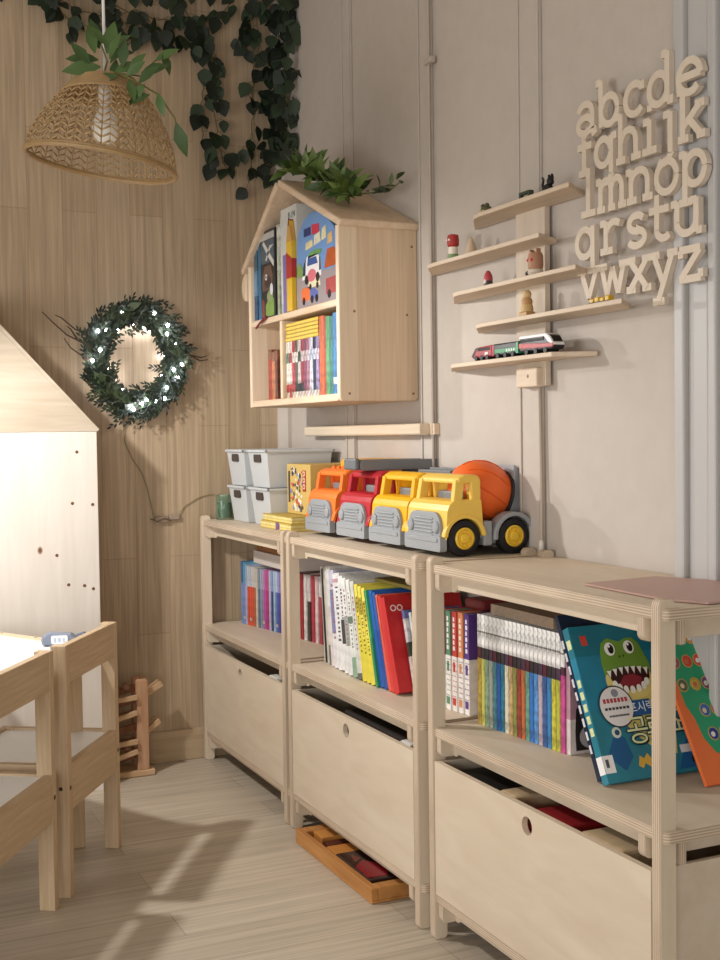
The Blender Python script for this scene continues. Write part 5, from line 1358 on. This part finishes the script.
MB().lathe([(.060, 0), (.058, .004), (.012, .006), (.012, .0), (.058, -.002)], (0, 0, -.004), (0, 0, 1), n=28).build('top_plate', RAT, t)
MB().lathe([(.012, .004), (.014, -.006), (.014, -.040), (.011, -.046), (.0001, -.046)], (0, 0, 0), (0, 0, 1), n=18).build('socket', plain('e6e2da', .4), t)
MB().lathe([(.010, -.046), (.013, -.055), (.026, -.078), (.029, -.094), (.024, -.112), (.012, -.122), (.0001, -.124)], (0, 0, 0), (0, 0, 1), n=22).build('bulb', plain('f2efe8', .25, noise=0), t)
MB().tube([(0, 0, .002), (-.001, 0, .2), (-.004, 0, .5), (-.006, 0, 2.62-pt_.z)], .0032, n=7).build('cord', plain('e8e6e2', .4), t)

# pothos-like sprig resting on the lamp
random.seed(8)
t = thing('leaf_sprig', 'green leafy sprig draped over the top of the rattan lamp', 'plant', (pt_.x+.05, pt_.y-.02, pt_.z+.01))
st = MB(); lv = MB()
up_ = V((0, 0, 1)); rt_ = cam_r; fw_ = V((.39, .92, 0))
def pp(a, b, c=0): return pt_+rt_*a+up_*b-fw_*c
p1 = [pp(0, .005, .02), pp(.01, .03, .03), pp(.0, .06, .03)]; p2 = [pp(.02, .004, .05), pp(.05, -.01, .07), pp(.085, -.03, .075), pp(.115, -.045, .06), pp(.145, -.09, .055), pp(.150, -.12, .055)]; p3 = [pp(.02, .01, .02), pp(.08, .0, .03), pp(.10, .03, .02), pp(.12, .045, .02)]
for p_ in (p1, p2, p3): st.tube(p_, .0018, n=5)
L6 = ((pp(-.005, .055, .03), -.25, 1, .085), (pp(.01, .045, .03), .25, 1.0, .090), (pp(-.005, .03, .04), -1, .08, .085), (pp(.0, .015, .045), -1, -.12, .10), (pp(.02, .02, .05), .5, .75, .08), (pp(.03, .0, .06), .8, .4, .07),
      (pp(.04, -.012, .075), -1, -.12, .085), (pp(.06, -.02, .08), .2, -.6, .06), (pp(.08, -.03, .085), .6, .6, .07), (pp(.09, -.03, .08), -.5, -.6, .065), (pp(.10, -.05, .08), -1, -.3, .07), (pp(.115, -.045, .07), .2, -1, .06), (pp(.148, -.10, .06), .25, -1, .085), (pp(.105, .03, .03), .6, .3, .07), (pp(.12, .045, .03), .3, -.7, .06), (pp(.055, -.012, .075), .7, .5, .06), (pp(.02, .04, .04), .9, .2, .06), (pp(.01, .06, .035), -.6, .7, .07), (pp(.08, .0, .05), .9, .3, .075), (pp(.02, .025, .06), .4, .9, .075), (pp(-.02, .02, .05), -.5, .6, .07), (pp(-.01, .04, .05), -.2, .9, .07), (pp(.045, .01, .06), .1, .9, .07), (pp(.06, .0, .07), .6, .7, .06), (pp(.03, .03, .04), -.1, -.6, .06), (pp(.015, .05, .04), .7, .6, .07))
for k, (b, dx, dz, ln) in enumerate(L6):
    lv.cur = k % 2
    leaf(lv, b, rt_*dx+up_*dz-fw_*random.uniform(-.1, .35), -fw_+up_*random.uniform(.1, .7)+rt_*random.gauss(0, .3), ln*.76, ln*.33, random.uniform(.1, .35), 1)
st.build('stem', plain('6a6a38', .6), t, world=True, fix=False)
lv.build('leaves', [plain('3c5228', .5, noise=.3, nscale=20), plain('4c6434', .45, noise=.3, nscale=20)], t, world=True, fix=False)

# ================================================================== CAMERA
cam = bpy.data.cameras.new('camera'); co = bpy.data.objects.new('camera', cam); col.objects.link(co)
yaw, pitch, roll = 0.429854995669283, -0.03757276342416793, -0.013471904758745976
fw = V((sin(yaw)*cos(pitch), cos(yaw)*cos(pitch), sin(pitch))); rt = V((cos(yaw), -sin(yaw), 0)); up = rt.cross(fw)
rt2 = rt*cos(roll)+up*sin(roll); up2 = -rt*sin(roll)+up*cos(roll)
m = M((rt2, up2, -fw)).transposed().to_4x4(); m.translation = V((-1.0707478, -3.7545953, .9763337))
co.matrix_world = m
cam.sensor_fit = 'HORIZONTAL'; cam.sensor_width = 36; cam.lens = 36*1200/720
cam.clip_start = .05
sc.camera = co

# ================================================================== LIGHT
def area(name, loc, target, sx, sy, power, color):
    l = bpy.data.lights.new(name, 'AREA'); l.shape = 'RECTANGLE'; l.size = sx; l.size_y = sy; l.energy = power; l.color = color
    o = bpy.data.objects.new(name, l); col.objects.link(o); o.location = loc
    o.rotation_euler = (V(target)-V(loc)).to_track_quat('-Z', 'Y').to_euler()
    return o
area('window_light', (-3.0, -2.5, .95), (.3, -1.2, .30), 1.6, 1.1, 36, (1, .99, .98))
area('rear_window_light', (-2.0, -4.9, .75), (-.3, -.4, .60), 1.6, 1.0, 34, (1, .985, .965))
def spot(name, loc, target, deg, blend, power, size, color):
    l = bpy.data.lights.new(name, 'SPOT'); l.energy = power; l.spot_size = R(deg); l.spot_blend = blend; l.shadow_soft_size = size; l.color = color
    o = bpy.data.objects.new(name, l); col.objects.link(o); o.location = loc
    o.rotation_euler = (V(target)-V(loc)).to_track_quat('-Z', 'Y').to_euler()
spot('floor_lamp_light', (-.98, -.98, 1.40), (-.30, -1.0, .2), 140, .5, 52, .03, (1, .985, .96))
spot('mixer_shadow_spot', (-.70, -.345, 1.43), (.27, -1.86, .74), 46, .7, 30, .02, (1, .985, .96))  # added unseen spot, aimed to throw the cement mixer's shadow on the wall
w = bpy.data.worlds.new('world'); sc.world = w; w.use_nodes = True
w.node_tree.nodes['Background'].inputs['Color'].default_value = lin('f6f2ec')
w.node_tree.nodes['Background'].inputs['Strength'].default_value = .15

vs_ = sc.view_settings
vs_.view_transform = 'Standard'; vs_.look = 'None'; vs_.gamma = 1; vs_.use_curve_mapping = False; vs_.exposure = -.10
sc.cycles.use_denoising = True
sc.cycles.max_bounces = 8
sc.cycles.sample_clamp_indirect = 6
